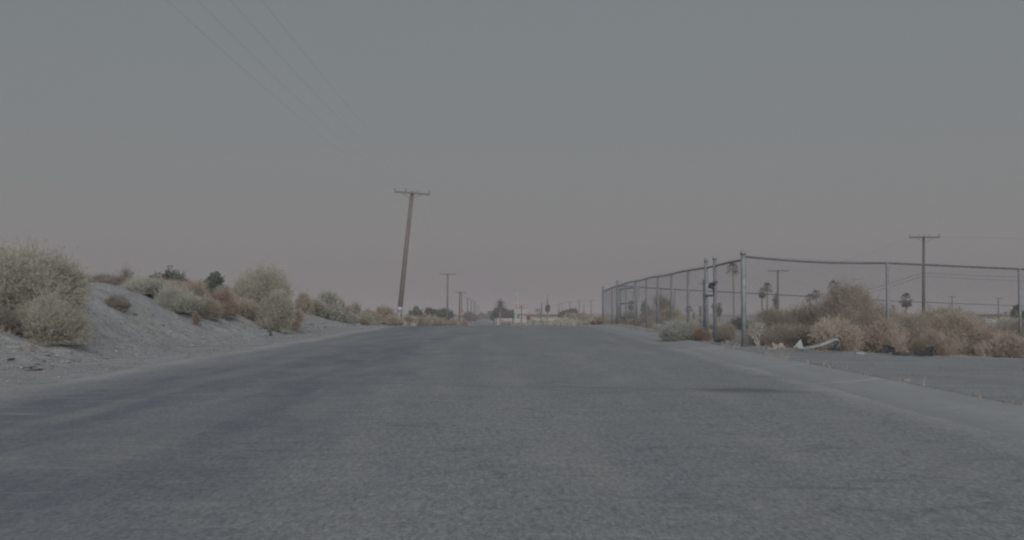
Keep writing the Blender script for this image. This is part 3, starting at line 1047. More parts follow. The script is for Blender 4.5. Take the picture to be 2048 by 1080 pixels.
def cap_mb(h, r):
    mb = MB()
    mb.tube([(0, 0, h - .03), (0, 0, h + .02), (0, 0, h + .05), (0, 0, h + .065)], [r * 1.18, r * 1.18, r * .8, r * .25], 10)
    return mb


def chain_mesh(name, P, Q, h0, h1, pitch, parent, org, wr=.0013, nrm=Vector((1, 0, 0))):
    """woven wire between two ground points: two sets of slanting wires, one slightly in front of the other"""
    P = Vector(P); Q = Vector(Q)
    Ln = (Vector((Q.x, Q.y, 0)) - Vector((P.x, P.y, 0))).length
    Hh = h1 - h0
    v, f = [], []
    n = int((Ln + Hh) / pitch) + 1
    for sgn in (1, -1):
        off = nrm * (.0025 * sgn)
        for i in range(n):
            u0 = i * pitch - Hh
            ua, ub = max(u0, 0), min(u0 + Hh, Ln)
            if ub - ua < .02:
                continue
            va, vb = ua - u0, ub - u0
            if sgn < 0:
                va, vb = Hh - va, Hh - vb
            pts = []
            for (u, w) in ((ua, va), (ub, vb)):
                p = P.lerp(Q, u / Ln)
                pts.append(Vector((p.x, p.y, p.z + h0 + w)) + off - org)
            t = (pts[1] - pts[0]).normalized()
            s1 = t.cross(nrm).normalized()
            b = len(v)
            for p in pts:
                v += [p + nrm * wr * 1.1, p + s1 * wr - nrm * wr * .6, p - s1 * wr - nrm * wr * .6]
            f += [(b, b + 1, b + 4, b + 3), (b + 1, b + 2, b + 5, b + 4), (b + 2, b, b + 3, b + 5)]
    o = mesh_obj(name, v, f, M['wire'], parent)
    o['kind'] = 'stuff'
    return o


FX = 4.85
FG = lambda d: float(base(d)) + .05      # fence ground line
side = empty('chain_link_fence', (FX, 22, FG(22)), 'chain link fence run along the road with many grey posts, receding from the corner post', 'fence', 'chain link fences')
org = Vector(side.location)


def add_post(par, org, x, d, h, r, cap, g=None):
    zz = FG(d) if g is None else g
    p = post_mesh(h, r).build('post', M['galv'], par, True)
    p.location = Vector((x, d, zz)) - org
    if cap:
        c = cap_mb(h, r).build('post_cap', M['galv'], p, True)
    return p


side_posts = [(56, 2.02, .055, 1), (50.9, 1.84, .030, 0), (48.3, 2.02, .055, 1), (44.7, 1.84, .032, 0), (41.2, 1.84, .032, 0), (37.9, 1.84, .032, 0), (34.9, 1.84, .034, 0),
              (31.9, 1.84, .034, 0), (28.9, 1.84, .034, 0), (26.2, 1.98, .045, 1), (25.1, 1.98, .042, 1)]
for (d, h, r, cp) in side_posts:
    add_post(side, org, FX, d, h, r, cp)
add_post(side, org, FX, 22, 1.95, .052, 1)
# doubled pipe beside the gate post, and the short bar of the walk-in gap
add_post(side, org, FX - .005, 26.42, 1.50, .042, 0)


def rail_mb(pts, r=.021):
    return MB().tube([Vector(p) - org for p in pts], r, 8)


rail_pts = [(FX + .02, d, FG(d) + RAIL_H - .03 + .012 * sin(d * .9)) for d in np.linspace(22, 56, 24)]
rail_mb(rail_pts).build('top_rail', M['rail'], side, True)
rail_mb([(FX, 25.1, FG(25) + 1.10), (FX, 26.4, FG(26.4) + 1.10)], .026).build('short_bar', M['galv'], side, True)
for (a_, b_) in [(22, 25.1), (26.2, 37.0), (37.0, 47.0), (47.0, 56)]:
    chain_mesh('wire_mesh', (FX - .03, a_, FG(a_)), (FX - .03, b_, FG(b_)), .04, RAIL_H + .03, .085, side, org, wr=.0010)

# front run going right from the corner
fg = lambda x: .285 - .04 * (x - 4.85) if x < 13.9 else .285 - .04 * 9.05
fd = lambda x: 22.0 + .5 * (x - 4.85) / 6.05
front = empty('chain_link_fence', (FX, 22, fg(FX)), 'chain link fence run crossing to the right edge in front of brown shrubs', 'fence', 'chain link fences')
org = Vector(front.location)
for x in (X(1776, 22.25), X(2040, 22.5), X(2040, 22.5) + 2.95, X(2040, 22.5) + 5.9):
    add_post(front, org, x, fd(x), 1.84, .032, 0, fg(x))
xs = np.linspace(FX, X(2040, 22.5) + 5.9, 20)
MB().tube([Vector((x, fd(x), fg(x) + RAIL_H + .0 - .05 * sin(pi * min(1, (x - FX) / 3.1)) * (x < FX + 3.1))) - org for x in xs], .021, 8).build('top_rail', M['rail'], front, True)
chain_mesh('wire_mesh', (FX, fd(FX) - .03, fg(FX)), (11.0, fd(11.0) - .03, fg(11.0)), .04, RAIL_H + .02, .071, front, org, wr=.0021, nrm=Vector((0, -1, 0)))
chain_mesh('wire_mesh', (11.0, fd(11) - .03, fg(11.0)), (13.85, fd(13.85) - .03, fg(13.85)), .04, RAIL_H + .02, .071, front, org, wr=.0021, nrm=Vector((0, -1, 0)))

# the enclosure's back run, far behind the shrubs
bp = [(1238, 50.5, 572), (1350, 56, 578.8), (1485, 62, 585.6), (1640, 70, 594), (1776, 78, 601.5), (1900, 87, 606.5), (2048, 98, 612), (2250, 110, 620)]
bpts = [Vector((X(px, d, py), d, Z(py, d))) for px, d, py in bp]
back = empty('chain_link_fence', (bpts[0].x, bpts[0].y, gz(bpts[0].x, bpts[0].y)), 'far chain link fence run whose thin top rail slopes down behind the shrubs', 'fence', 'chain link fences')
org = Vector(back.location)
MB().tube([p - org for p in bpts], .030, 6).build('top_rail', M['rail'], back, True)
for i, p in enumerate(bpts):
    mb = MB(); mb.tube([(0, 0, -2.3), (0, 0, .02)], .034, 8)
    q = mb.build('post', M['galv'], back, True); q.location = p - org
for i in range(2):
    P, Q = bpts[i], bpts[i + 1]
    nr = (Q - P).cross(Vector((0, 0, 1))).normalized()
    chain_mesh('wire_mesh', P - Vector((0, 0, 1.84)), Q - Vector((0, 0, 1.84)), .04, 1.84, .14, back, org, nrm=nr)

# swung-open gate leaf at the far end
gt = empty('fence_gate', (X(1240, 48.3), 48.3, FG(48.3)), 'open pipe gate leaf at the far end of the roadside fence', 'gate')
org = Vector(gt.location)
ga, gb = Vector((X(1241, 48.6), 48.6, FG(48.6))), Vector((X(1274, 45.6), 45.6, FG(46)))
for (hh, nm) in ((1.66, 'gate_rail'), (.35, 'gate_rail'), (1.0, 'gate_rail')):
    MB().tube([ga + Vector((0, 0, hh)) - org, gb + Vector((0, 0, hh)) - org], .024, 8).build(nm, M['rail'], gt, True)
for q in (ga, gb):
    MB().tube([q + Vector((0, 0, .3)) - org, q + Vector((0, 0, 1.72)) - org], .028, 8).build('gate_stile', M['galv'], gt, True)
MB().box(gb + Vector((-.02, -.02, 1.52)) - org, (.24, .03, .48)).build('gate_sign', M['sleeve'], gt)

# dark rag with a chain tied to the gate post
rag = empty('rag', (FX - .02, 25.05, FG(25.1) + 1.33), 'dark rag knotted round the fence post beside the gap', 'rag')
rv = []
mb = MB()
mb.tube([(-.03, -.06, .06), (-.09, -.04, .03), (-.12, 0, -.03), (-.06, -.07, -.07)], [.03, .05, .045, .02], 7)
mb.tube([(.06, -.03, .09), (.0, -.08, .06), (-.07, -.05, .02)], [.025, .04, .04], 7)
mb.build('knot', M['cloth_dark'], rag, True)
MB().tube([(-.06, -.05, -.02), (-.02, -.06, -.14), (-.03, -.05, -.22)], [.03, .022, .008], 6).build('loose_end', M['cloth_dark'], rag, True)

# ------------------------------------------------------------------ litter along the fence
# bent white plastic strip
pl = empty('plastic_strip', (X(1635, 20.4), 20.4, gz(X(1635, 20.4), 20.4)), 'long bent white plastic strip lying at the foot of brown shrubs', 'plastic strip')
org = Vector(pl.location)
path = [(1592, 692, .02), (1604, 697, .1), (1622, 694, 0), (1640, 690, -.05), (1655, 684, -.05), (1666, 679, 0), (1674, 678, .05), (1678, 682, .12), (1675, 690, .2), (1668, 696, .25)]
ctr = [Vector((X(px, 20.3 + o_, py), 20.3 + o_, Z(py, 20.3 + o_))) - org for px, py, o_ in path]
v, f = [], []
for i, c in enumerate(ctr):
    t = (ctr[min(i + 1, len(ctr) - 1)] - ctr[max(i - 1, 0)]).normalized()
    wv = Vector((0, .9, .45)).normalized() * (.055 if 0 < i < 9 else .04)
    nn = t.cross(wv).normalized() * .012
    v += [c + wv + nn, c - wv + nn, c - wv - nn, c + wv - nn]
for i in range(len(ctr) - 1):
    for k in range(4):
        f.append((i * 4 + k, i * 4 + (k + 1) % 4, i * 4 + 4 + (k + 1) % 4, i * 4 + 4 + k))
f += [(3, 2, 1, 0), tuple((len(ctr) - 1) * 4 + k for k in range(4))]
mesh_obj('strip', v, f, M['plastic'], pl, True)
fl = MB(); c = ctr[0]
fl.v = [c + Vector((-.05, 0, -.03)), c + Vector((.14, -.03, -.06)), c + Vector((.10, .05, .13)), c + Vector((-.05, .02, -.05)), c + Vector((.14, 0, -.08)), c + Vector((.12, .07, .12))]
fl.f = [(0, 1, 2), (5, 4, 3), (0, 3, 4, 1), (1, 4, 5, 2), (2, 5, 3, 0)]
fl.build('torn_end', M['plastic'], pl)


def tyre_strip(label, pts, d, w, name='tyre_strip', mat='rubber', group=None):
    x0 = X(pts[0][0], d); o = empty(name, (x0, d, gz(x0, d)), label, 'tyre scrap', group)
    org = Vector(o.location)
    cs = []
    for (px, py, o_) in pts:
        p = Vector((X(px, d + o_, py), d + o_, Z(py, d + o_)))
        p.z = max(p.z, gz(p.x, p.y) + .015)
        cs.append(p - org)
    v, f = [], []
    for i, c in enumerate(cs):
        t = (cs[min(i + 1, len(cs) - 1)] - cs[max(i - 1, 0)]).normalized()
        wv = (Vector((0, .85, .25)) + Vector((0, 0, .35 * sin(i * 2.1)))).normalized() * w * (.6 + .5 * abs(sin(i * 1.7)))
        nn = t.cross(wv).normalized() * .016
        v += [c + wv + nn, c - wv + nn, c - wv - nn, c + wv - nn]
    for i in range(len(cs) - 1):
        for k in range(4):
            f.append((i * 4 + k, i * 4 + (k + 1) % 4, i * 4 + 4 + (k + 1) % 4, i * 4 + 4 + k))
    f += [(3, 2, 1, 0), tuple((len(cs) - 1) * 4 + k for k in range(4))]
    mesh_obj('tread', v, f, M[mat], o)
    for i in range(len(cs) - 1):
        c = cs[i].lerp(cs[i + 1], .5)
        MB().tube([c, c + Vector((random.uniform(-.12, .12), random.uniform(-.05, .05), random.uniform(-.02, .07)))], [.008, .004], 4).build('frayed_cord', M[mat], o)
    return o


tyre_strip('thin black rubber strip sprawled flat on the sand at the shrub edge', [(1785, 707, 0), (1800, 708, .02), (1820, 709, 0), (1840, 708, .05), (1866, 708, 0)], 19.6, .05)
tyre_strip('curled black tyre scrap with a raised end, right of the other scrap', [(1828, 704, .1), (1840, 707, .1), (1852, 702, .15), (1858, 697, .2), (1866, 696, .2), (1862, 703, .15)], 19.9, .06)
tyre_strip('dark red-black tyre scrap lying left of the other rubber scraps', [(1768, 692, .2), (1778, 694, .2), (1788, 697, .1), (1790, 700, .1), (1776, 701, .1), (1762, 701, .1)], 20.2, .05)
tyre_strip('thin dark strip lying under the right end of the plastic strip', [(1655, 699, .1), (1666, 698, .1), (1678, 697, .1), (1688, 695, .1)], 20.2, .03)
tyre_strip('small black bent scrap beside the gate post', [(1428, 682, .0), (1438, 681, .05), (1446, 680, 0), (1449, 684, -.05)], 22.9, .05)


def crumpled(name, label, cat, px, py, d, s, mat):
    x = X(px, d, py); z = gz(x, d)
    v, f = [], []
    n = 5
    for j in range(n):
        for i in range(n):
            u, w = i / (n - 1) - .5, j / (n - 1) - .5
            v.append((u * s[0], w * s[1], s[2] * (.3 + .7 * random.random()) * (1 - .6 * abs(w * 2))))
    for j in range(n - 1):
        for i in range(n - 1):
            f.append((j * n + i, j * n + i + 1, j * n + n + i + 1, j * n + n + i))
    b = len(v)
    v += [(p[0], p[1], p[2] - .012) for p in v[:b]]
    f += [tuple(b + k for k in q[::-1]) for q in f[:]]
    for i in range(n - 1):
        f += [(i + 1, i, b + i, b + i + 1), (n * (n - 1) + i, n * (n - 1) + i + 1, b + n * (n - 1) + i + 1, b + n * (n - 1) + i),
              (i * n, (i + 1) * n, b + (i + 1) * n, b + i * n), ((i + 1) * n + n - 1, i * n + n - 1, b + i * n + n - 1, b + (i + 1) * n + n - 1)]
    o = mesh_obj(name, v, f, M[mat])
    o.location = (x, d, z)
    return tag(o, label, cat)


crumpled('cardboard_sheet', 'crumpled brown cardboard piece standing left of the white plastic strip', 'cardboard', 1555, 685, 21.2, (.22, .2, .16), 'card')
crumpled('paper_scrap', 'small white paper scrap lying left of the plastic strip', 'litter', 1543, 690, 20.9, (.2, .12, .05), 'plastic')
crumpled('paper_scrap', 'small white paper scrap between the plastic strip and the tyre scraps', 'litter', 1719, 703, 19.9, (.16, .1, .04), 'plastic')
crumpled('plastic_bag', 'pale crumpled bag below the right fence post', 'bag', 2010, 704, 21.6, (.35, .2, .07), 'plastic')
crumpled('plastic_bag', 'thin white bag caught under the big left shrub', 'bag', 20, 643, 16.5, (.34, .12, .05), 'plastic')
crumpled('cardboard_sheet', 'flat brown litter on the sand at the far left edge', 'litter', 12, 697, 15.6, (.16, .3, .03), 'card')
crumpled('bark_piece', 'flat dark bark piece at the foot of the left bank', 'litter', 70, 716, 14.9, (.14, .3, .03), 'wood_red')
crumpled('paper_scrap', 'small white scrap at the foot of the bank beyond the big round shrub', 'litter', 690, 649, 46, (.25, .3, .06), 'plastic')
st = MB(); st.tube([(0, 0, -.05), (.02, 0, .09), (-.03, 0, .16)], [.035, .04, .03], 7); st.tube([(0, 0, .12), (-.10, 0, .14)], [.02, .012], 6)
o = st.build('stump', M['dark_trim'], None, True)
xs_ = X(541, 30.5); o.location = (xs_, 30.5, gz(xs_, 30.5)); tag(o, 'small dark broken stump at the foot of the big round shrub', 'stump')

# ------------------------------------------------------------------ shrubs on the left bank
GL = 'shrubs on the left sand bank'
bush('shrub', 'huge olive grey shrub overhanging the left bank at the picture edge', 'shrub', GL, 'dome', 'olive', 46, 18.9, 300, 480, 1, 'hero', .9)
bush('shrub', 'olive shrub spilling down the bank to the right of the huge shrub', 'shrub', GL, 'low', 'olive', 104, 18.0, 180, 578, 2, 'hero', .8)
bush('shrub', 'wispy tall shrub cut by the left picture edge', 'shrub', GL, 'tall', 'olive', -34, 19.5, 170, 468, 3, 'high', .9)
bush('shrub', 'low grey tangled shrub under the huge shrub at the left edge', 'shrub', GL, 'low', 'grey', 14, 17.6, 130, 612, 4, 'high', .8)
bush('shrub', 'small dead grey shrub alone on the bare bank face', 'shrub', GL, 'low', 'grey', 234, 23.5, 72, 590, 5, 'mid', .8, hmin=.34)
bush('shrub', 'tall sparse weeds sticking up on the bank skyline', 'weeds', GL, 'tall', 'grey', 256, 28.5, 90, 528, 6, 'sparse', .6)
bush('shrub', 'dry scrub on the bank top just right of the huge shrub', 'shrub', GL, 'low', 'grey', 205, 28.5, 130, 550, 7, 'high', .8, hmin=.3)
bush('shrub', 'pale low scrub on the bank crest beneath the sparse weeds', 'shrub', GL, 'low', 'sage', 280, 27.5, 120, 558, 8, 'high', .8, hmin=.3)
bush('shrub', 'pale mounded scrub in front of the dark tree on the bank', 'shrub', GL, 'low', 'sage', 352, 27.3, 136, 570, 9, 'high', .8)
bush('shrub', 'small rusty tuft on the bank below the pale mounded scrub', 'shrub', GL, 'low', 'rusty', 393, 26.6, 26, 618, 10, 'mid', .8, hmin=.2)
bush('shrub', 'tan scrub beside the dark tree on the bank skyline', 'shrub', GL, 'low', 'tan', 388, 31, 96, 553, 11, 'high', .8)
bush('shrub', 'reddish brown dry shrub left of the big round shrub', 'shrub', GL, 'dome', 'rusty', 440, 30.0, 104, 576, 12, 'high', .8)
bush('shrub', 'big round olive grey shrub on the bank in front of the leaning pole', 'shrub', GL, 'dome', 'olive', 527, 34.0, 168, 522, 13, 'hero', .9)
bush('shrub', 'olive shrub hanging down to the road at the foot of the big round shrub', 'shrub', GL, 'low', 'olive', 550, 32.2, 108, 572, 14, 'high', .8)
bush('shrub', 'tan dry fringe at the right side of the big round shrub', 'shrub', GL, 'low', 'tan', 586, 34.6, 56, 604, 15, 'mid', .8)
bush('shrub', 'brown dry fringe at the lower left of the big round shrub', 'shrub', GL, 'low', 'tan', 488, 32.4, 110, 592, 16, 'high', .8)
bush('shrub', 'sage shrub joining the small dark tree and the big round shrub', 'shrub', GL, 'low', 'sage', 452, 34.5, 56, 562, 26, 'mid', .8)
bush('shrub', 'brown shrub first beyond the big round shrub', 'shrub', GL, 'dome', 'tan', 608, 44, 48, 577, 17, 'mid', .9)
bush('shrub', 'wide grey green shrub in the middle of the far bank', 'shrub', GL, 'dome', 'sage', 655, 47, 72, 575, 18, 'mid', .9)
bush('shrub', 'narrow dark shrub leaning right of the wide grey green shrub', 'shrub', GL, 'tall', 'olive', 681, 48.5, 32, 588, 19, 'mid', .9)
bush('shrub', 'rounded sage shrub on the far bank before the brown one', 'shrub', GL, 'dome', 'sage', 709, 53, 48, 596, 20, 'mid', .9)
bush('shrub', 'grey dry scrub on the crest under the dark grey green tree', 'shrub', GL, 'low', 'tanolive', 318, 29.5, 110, 560, 27, 'high', .8)
bush('shrub', 'tan dry scrub filling the crest between the reddish shrub and the pale mounded scrub', 'shrub', GL, 'low', 'tan', 410, 28.4, 90, 586, 28, 'high', .8)
bush('shrub', 'low olive scrub along the crest just beyond the big round shrub', 'shrub', GL, 'low', 'olive', 628, 46, 70, 592, 29, 'mid', .9)
bush('shrub', 'low tan scrub joining the rounded sage shrub to the brown bushy shrub', 'shrub', GL, 'low', 'tanolive', 738, 57, 64, 614, 30, 'mid', .9)
bush('shrub', 'low tan scrub joining the wide grey green and rounded sage shrubs', 'shrub', GL, 'low', 'tan', 684, 51, 56, 603, 31, 'mid', .9)
bush('shrub', 'low pale tuft trailing down the far bank', 'shrub', GL, 'low', 'pale', 700, 49, 40, 620, 21, 'mid', .9)
bush('shrub', 'low pale tuft at the end of the far bank', 'shrub', GL, 'low', 'pale', 738, 54, 40, 624, 22, 'mid', .9)
bush('shrub', 'small rusty shrub on the far bank slope', 'shrub', GL, 'low', 'rusty', 727, 52.5, 26, 632, 23, 'mid', .9)
bush('shrub', 'brown bushy shrub at the foot of the leaning pole', 'shrub', GL, 'dome', 'tanolive', 768, 62, 66, 609, 24, 'mid', .9)
bush('shrub', 'tan low scrub left of the leaning pole base', 'shrub', GL, 'low', 'tan', 788, 58, 50, 629, 25, 'mid', .9)
for i, (px, d, w, top, m_, lab) in enumerate([
        (815, 74, 46, 629, 'tan', 'tan low scrub mound directly right of the leaning pole base'),
        (842, 86, 50, 630, 'weed', 'straw scrub mound in front of the orange marker post, left side'),
        (866, 95, 46, 631, 'tan', 'tan scrub mound in front of the orange marker post, right side'),
        (884, 105, 40, 633, 'weed', 'straw scrub mound just left of the slim pole foot'),
        (905, 120, 36, 635, 'tan', 'tan scrub mound between the slim pole and the reddish pole'),
        (827, 110, 46, 626, 'tan', 'taller tan scrub below the dark tree right of the leaning pole'),
        (858, 130, 46, 628, 'weed', 'taller straw scrub below the wide dark green tree'),
        (905, 200, 34, 632, 'weed', 'far straw scrub behind the gap between slim and reddish poles'),
        (928, 210, 26, 636, 'tan', 'far tan scrub right of the reddish pole foot')]):
    bush('shrub', lab, 'shrub', 'straw scrub left of the far road', 'low', m_, px, d, w, top, 30 + i % 4, 'mid', .9)
GT = 'trees beyond the left bank'
tree('tree', 'dark grey green tree crown rising behind the bank left of the reddish shrub', GT, 'dusk', 338, 44, 112, 528, 1, .25)
tree('tree', 'small dark tree directly left of the big round shrub', GT, 'dusk', 424, 50, 76, 541, 2, .3)
tree('tree', 'dark green tree just right of the leaning pole', GT, 'dusk', 831, 190, 40, 610, 3, .2, 'far')
tree('tree', 'wide dark green tree left of the slim pole', GT, 'dusk', 862, 196, 52, 613, 4, .2, 'far')
tree('tree', 'dark green tree right behind the slim pole', GT, 'dusk', 886, 190, 46, 612, 5, .2, 'far')
tree('tree', 'dark shrubby tree behind the thin far poles', GT, 'dusk', 940, 400, 36, 624, 6, .2, 'far')
tree('tree', 'hazy bare tree left of the far road end', GT, 'grey', 963, 520, 16, 622, 7, .3, 'far')
tree('tree', 'hazy bare tree right of the far road end', GT, 'grey', 980, 500, 18, 619, 8, .3, 'far')
tree('tree', 'low dark hedge tree closing the far end of the road', GT, 'dusk', 975, 640, 46, 629, 9, .15, 'far')

# ------------------------------------------------------------------ centre: sign, palms, house
GP = 'palms around the road'
palm('feathery date palm in front of the dark green tree near the sign', GP, 1000, 300, 612, 26, 'feather', 1, trunk_px=3.4)
tree('tree', 'dark green dense tree behind the feathery palm', 'trees by the house', 'green', 1006, 330, 62, 615, 10, .2, 'mid')
tree('tree', 'small green tree between the dense tree and the sign', 'trees by the house', 'green', 1024, 340, 24, 621, 11, .2, 'far')
palm('dead palm with a brown skirt and bare pointed top', GP, 1095, 260, 606, 9, 'fan', 2, skirt=.38, trunk_px=3.6, green=False, spike=Z(588, 260) - Z(606, 260))
palm('small twin-headed palm behind the leaning pole, left head', GP, 1074.5, 420, 620.5, 9, 'fan', 3, trunk_px=1.2)
palm('small palm touching the leaning pole on its left', GP, 1081.5, 430, 620, 8, 'fan', 4, trunk_px=1.2)
tree('tree', 'dark green tree with a pole rising from it', 'trees right of the sign', 'green', 1142, 330, 54, 616, 12, .2, 'mid')
tree('tree', 'grey hazy tree between the far poles', 'trees right of the sign', 'grey', 1165, 360, 26, 621, 13, .25, 'far')
tree('tree', 'small grey tree left of the dark green tree', 'trees right of the sign', 'dusk', 1122, 330, 14, 622, 14, .25, 'far')
tree('tree', 'far low grey tree behind the house roof', 'trees by the house', 'dusk', 1080, 480, 20, 624, 15, .2, 'far')
bush('shrub', 'orange flowering shrub beside the sign', 'shrub', None, 'dome', 'flower', 1057, 262, 13, 624.5, 40, 'far', .9)

# the LOTS sign
SD = 250.0
sx = X(1032.5, SD); sg = gz(sx, SD)
sign = empty('lots_sign', (sx, SD, sg), 'tall white sign with vertical red letters LOTS above a wide board', 'sign')


def sgn(px, py):
    return Vector((X(px, SD, py) - sx, 0, Z(py, SD) - sg))


def panel(name, x0, x1, y0, y1, mat, dy=0.0, th=.2):
    a_, b_ = sgn(x0, y0), sgn(x1, y1)
    return MB().box(((a_.x + b_.x) / 2, dy, (a_.z + b_.z) / 2), (abs(b_.x - a_.x), th, abs(a_.z - b_.z))).build(name, M[mat], sign)


panel('tower_panel', 1029.2, 1035.8, 587, 614.2, 'white_paint')
board = panel('board', 1029.2, 1056.0, 614.6, 628.0, 'white_paint', .02)
panel('support', 1029.4, 1034.4, 628.2, 652, 'white_paint', .02, .3)
panel('red_border', 1029.0, 1056.2, 614.4, 616.6, 'red_paint', -.10, .06)
panel('red_strip', 1036.0, 1052.0, 627.0, 628.1, 'red_paint', -.10, .06)
a_ = sgn(1029.6, 587)
MB().tube([a_, sgn(1029.7, 577.5)], .025, 6).build('antenna', M['rail'], sign)
MB().box(sgn(1029.7, 577.3), (.14, .05, .14)).build('antenna_tip', M['rail'], sign)


def letter(ch, cx, cy, w, h, t):
    c = sgn(cx, cy); mb = MB()
    W, H = w * SD / F, h * SD / F; T = t * SD / F
    def b(x, z, sx_, sz_):
        mb.box(Vector((c.x + x * W, -.13, c.z + z * H)), (sx_, .05, sz_))
    if ch == 'L':
        b(-.5 + .5 * T / W, 0, T, H); b(.5 * T / W, -.5 + .5 * T / H, W - T, T)
    if ch == 'O':
        b(-.5 + .5 * T / W, 0, T, H); b(.5 - .5 * T / W, 0, T, H)
        b(0, -.5 + .5 * T / H, W - 2 * T, T); b(0, .5 - .5 * T / H, W - 2 * T, T)
    if ch == 'T':
        b(0, .5 - .5 * T / H, W, T); b(0, -.5 * T / H, T, H - T)
    if ch == 'S':
        b(0, .5 - .5 * T / H, W, T); b(0, 0, W, T); b(0, -.5 + .5 * T / H, W, T)
        hh = (H - 3 * T) / 2
        mb.box(Vector((c.x - W / 2 + T / 2, -.13, c.z + T / 2 + hh / 2)), (T, .05, hh))
        mb.box(Vector((c.x + W / 2 - T / 2, -.13, c.z - T / 2 - hh / 2)), (T, .05, hh))
    mb.build('letter', M['red_paint'], sign)


for ch, cy in zip('LOTS', (590.8, 597.4, 603.9, 610.4)):
    letter(ch, 1032.4, cy, 4.3, 4.9, 1.15)
# white table-like frame in front of the sign
fr = empty('white_frame', (X(1045, 244), 244, gz(X(1045, 244), 244)), 'low white open frame with two legs in front of the sign', 'frame')
org = Vector(fr.location)
for (x0, x1, y0, y1, nm) in [(1038.3, 1052.3, 631, 633.8, 'top_panel'), (1039.5, 1041.3, 633.8, 652, 'leg'), (1049.2, 1051.2, 633.8, 652, 'leg')]:
    a_ = Vector((X(x0, 244, y0), 244, Z(y0, 244))) - org; b_ = Vector((X(x1, 244, y1), 244, Z(y1, 244))) - org
    MB().box((a_ + b_) / 2, (abs(b_.x - a_.x), .22, abs(a_.z - b_.z))).build(nm, M['white_paint'], fr)
# dark bin beside it
bn = empty('bin', (X(1037.5, 236), 236, gz(X(1037.5, 236), 236)), 'dark barrel bin standing at the foot of the sign', 'bin')
MB().tube([(0, 0, -.05), (0, 0, .8), (0, 0, .82)], [.26, .30, .32], 12).build('barrel', M['rust'], bn, True)
MB().tube([(0, 0, .822), (0, 0, .88)], [.335, .30], 12).build('lid', M['dark_trim'], bn, True)
# long low house
HD = 345.0
hx0, hx1 = X(1012, HD), X(1119, HD)
hz1 = Z(630.5, HD); hg = gz((hx0 + hx1) / 2, HD)
house = empty('house', ((hx0 + hx1) / 2, HD, hg), 'long low tan house with dark flat roof behind the white wall', 'house')
W_ = hx1 - hx0; Hh_ = hz1 - hg
MB().box((0, 4, Hh_ / 2), (W_, 8, Hh_)).build('wall', M['tan_wall'], house)
MB().box((0, 3.8, Hh_ + .12), (W_ + .8, 9.2, .24)).build('roof', M['roof'], house)
for k, (fx, w_, h_, z_, nm, mt) in enumerate([(-.42, 1.6, 1.1, 1.7, 'window', 'glass'), (-.28, 2.0, 1.1, 1.7, 'window', 'glass'), (-.02, 1.0, 2.1, 1.05, 'door', 'door'), (.10, 1.8, 1.1, 1.7, 'window', 'glass'),
                                              (.24, 1.4, 1.1, 1.7, 'window', 'glass'), (.38, 1.0, 2.1, 1.05, 'door', 'door')]):
    wo = MB().box((fx * W_, -.03, z_), (w_, .10, h_)).build(nm, M[mt], house)
    if nm == 'window':
        MB().box((fx * W_, -.06, z_ - h_ / 2 - .05), (w_ + .2, .16, .09)).build('sill', M['pale_wall'], wo)
# white wall in front
WD = 326.0
wx0, wx1 = X(995, WD), X(1122, WD)
wg = gz(wx0, WD)
ww = empty('block_wall', ((wx0 + wx1) / 2, WD, wg), 'long low whitewashed wall in front of the tan house', 'wall')
wh = Z(637, WD) - wg
MB().box((0, 0, wh / 2 - .1), (wx1 - wx0, .2, wh + .2)).build('wall', M['pale_wall'], ww)
MB().box((0, 0, wh + .045), (wx1 - wx0 + .1, .3, .09)).build('coping', M['white_paint'], ww)
for i in range(9):
    MB().box(((i / 8 - .5) * (wx1 - wx0), -.02, wh / 2), (.4, .34, wh - .01)).build('pier', M['pale_wall'], ww)
# red octagonal sign
so = empty('road_sign', (X(1004, 285), 285, gz(X(1004, 285), 285)), 'small red octagonal sign in front of the white wall', 'road sign')
ov, of = [], []
zc = Z(641, 285) - gz(X(1004, 285), 285)
for y in (-.03, .0):
    for k in range(8):
        ov.append((.36 * cos(pi / 8 + k * pi / 4), y, zc + .36 * sin(pi / 8 + k * pi / 4)))
of = [tuple(range(8)), tuple(range(8, 16))[::-1]] + [(k, k + 8, (k + 1) % 8 + 8, (k + 1) % 8) for k in range(8)]
mesh_obj('panel', ov, of, M['red_paint'], so)
MB().tube([(0, .04, -.1), (0, .04, zc + .3)], .035, 6).build('pole', M['rail'], so)
# signs beside the pair of poles
s2 = empty('road_sign', (X(924.5, 236), 236, gz(X(924.5, 236), 236)), 'orange square sign on a thin post beside the reddish pole', 'road sign')
org = Vector(s2.location)
c = Vector((X(924.3, 236, 626), 236, Z(626, 236))) - org
MB().box(c, (.50, .05, .52)).build('panel', M['orange'], s2)
MB().box(c + Vector((0, .0, .40)), (.58, .06, .14)).build('dark_top', M['dark_trim'], s2)
MB().tube([(c.x, .05, -.1), (c.x, .05, c.z + .3)], .035, 6).build('post', M['rail'], s2)
c = Vector((X(923.6, 236, 638.0), 236, Z(638.0, 236))) - org
MB().box(c, (.24, .05, .36)).build('white_plate', M['white_paint'], s2)
s3 = empty('marker_post', (X(859.3, 150), 150, gz(X(859.3, 150), 150)), 'slim orange marker post standing in the scrub left of the slim pole', 'marker post')
zt = Z(625, 150) - s3.location.z
MB().box((0, 0, zt / 2), (.12, .04, zt)).build('strip', M['orange'], s3)
MB().box((0, 0, zt + .04), (.14, .05, .08)).build('cap', M['rust'], s3)
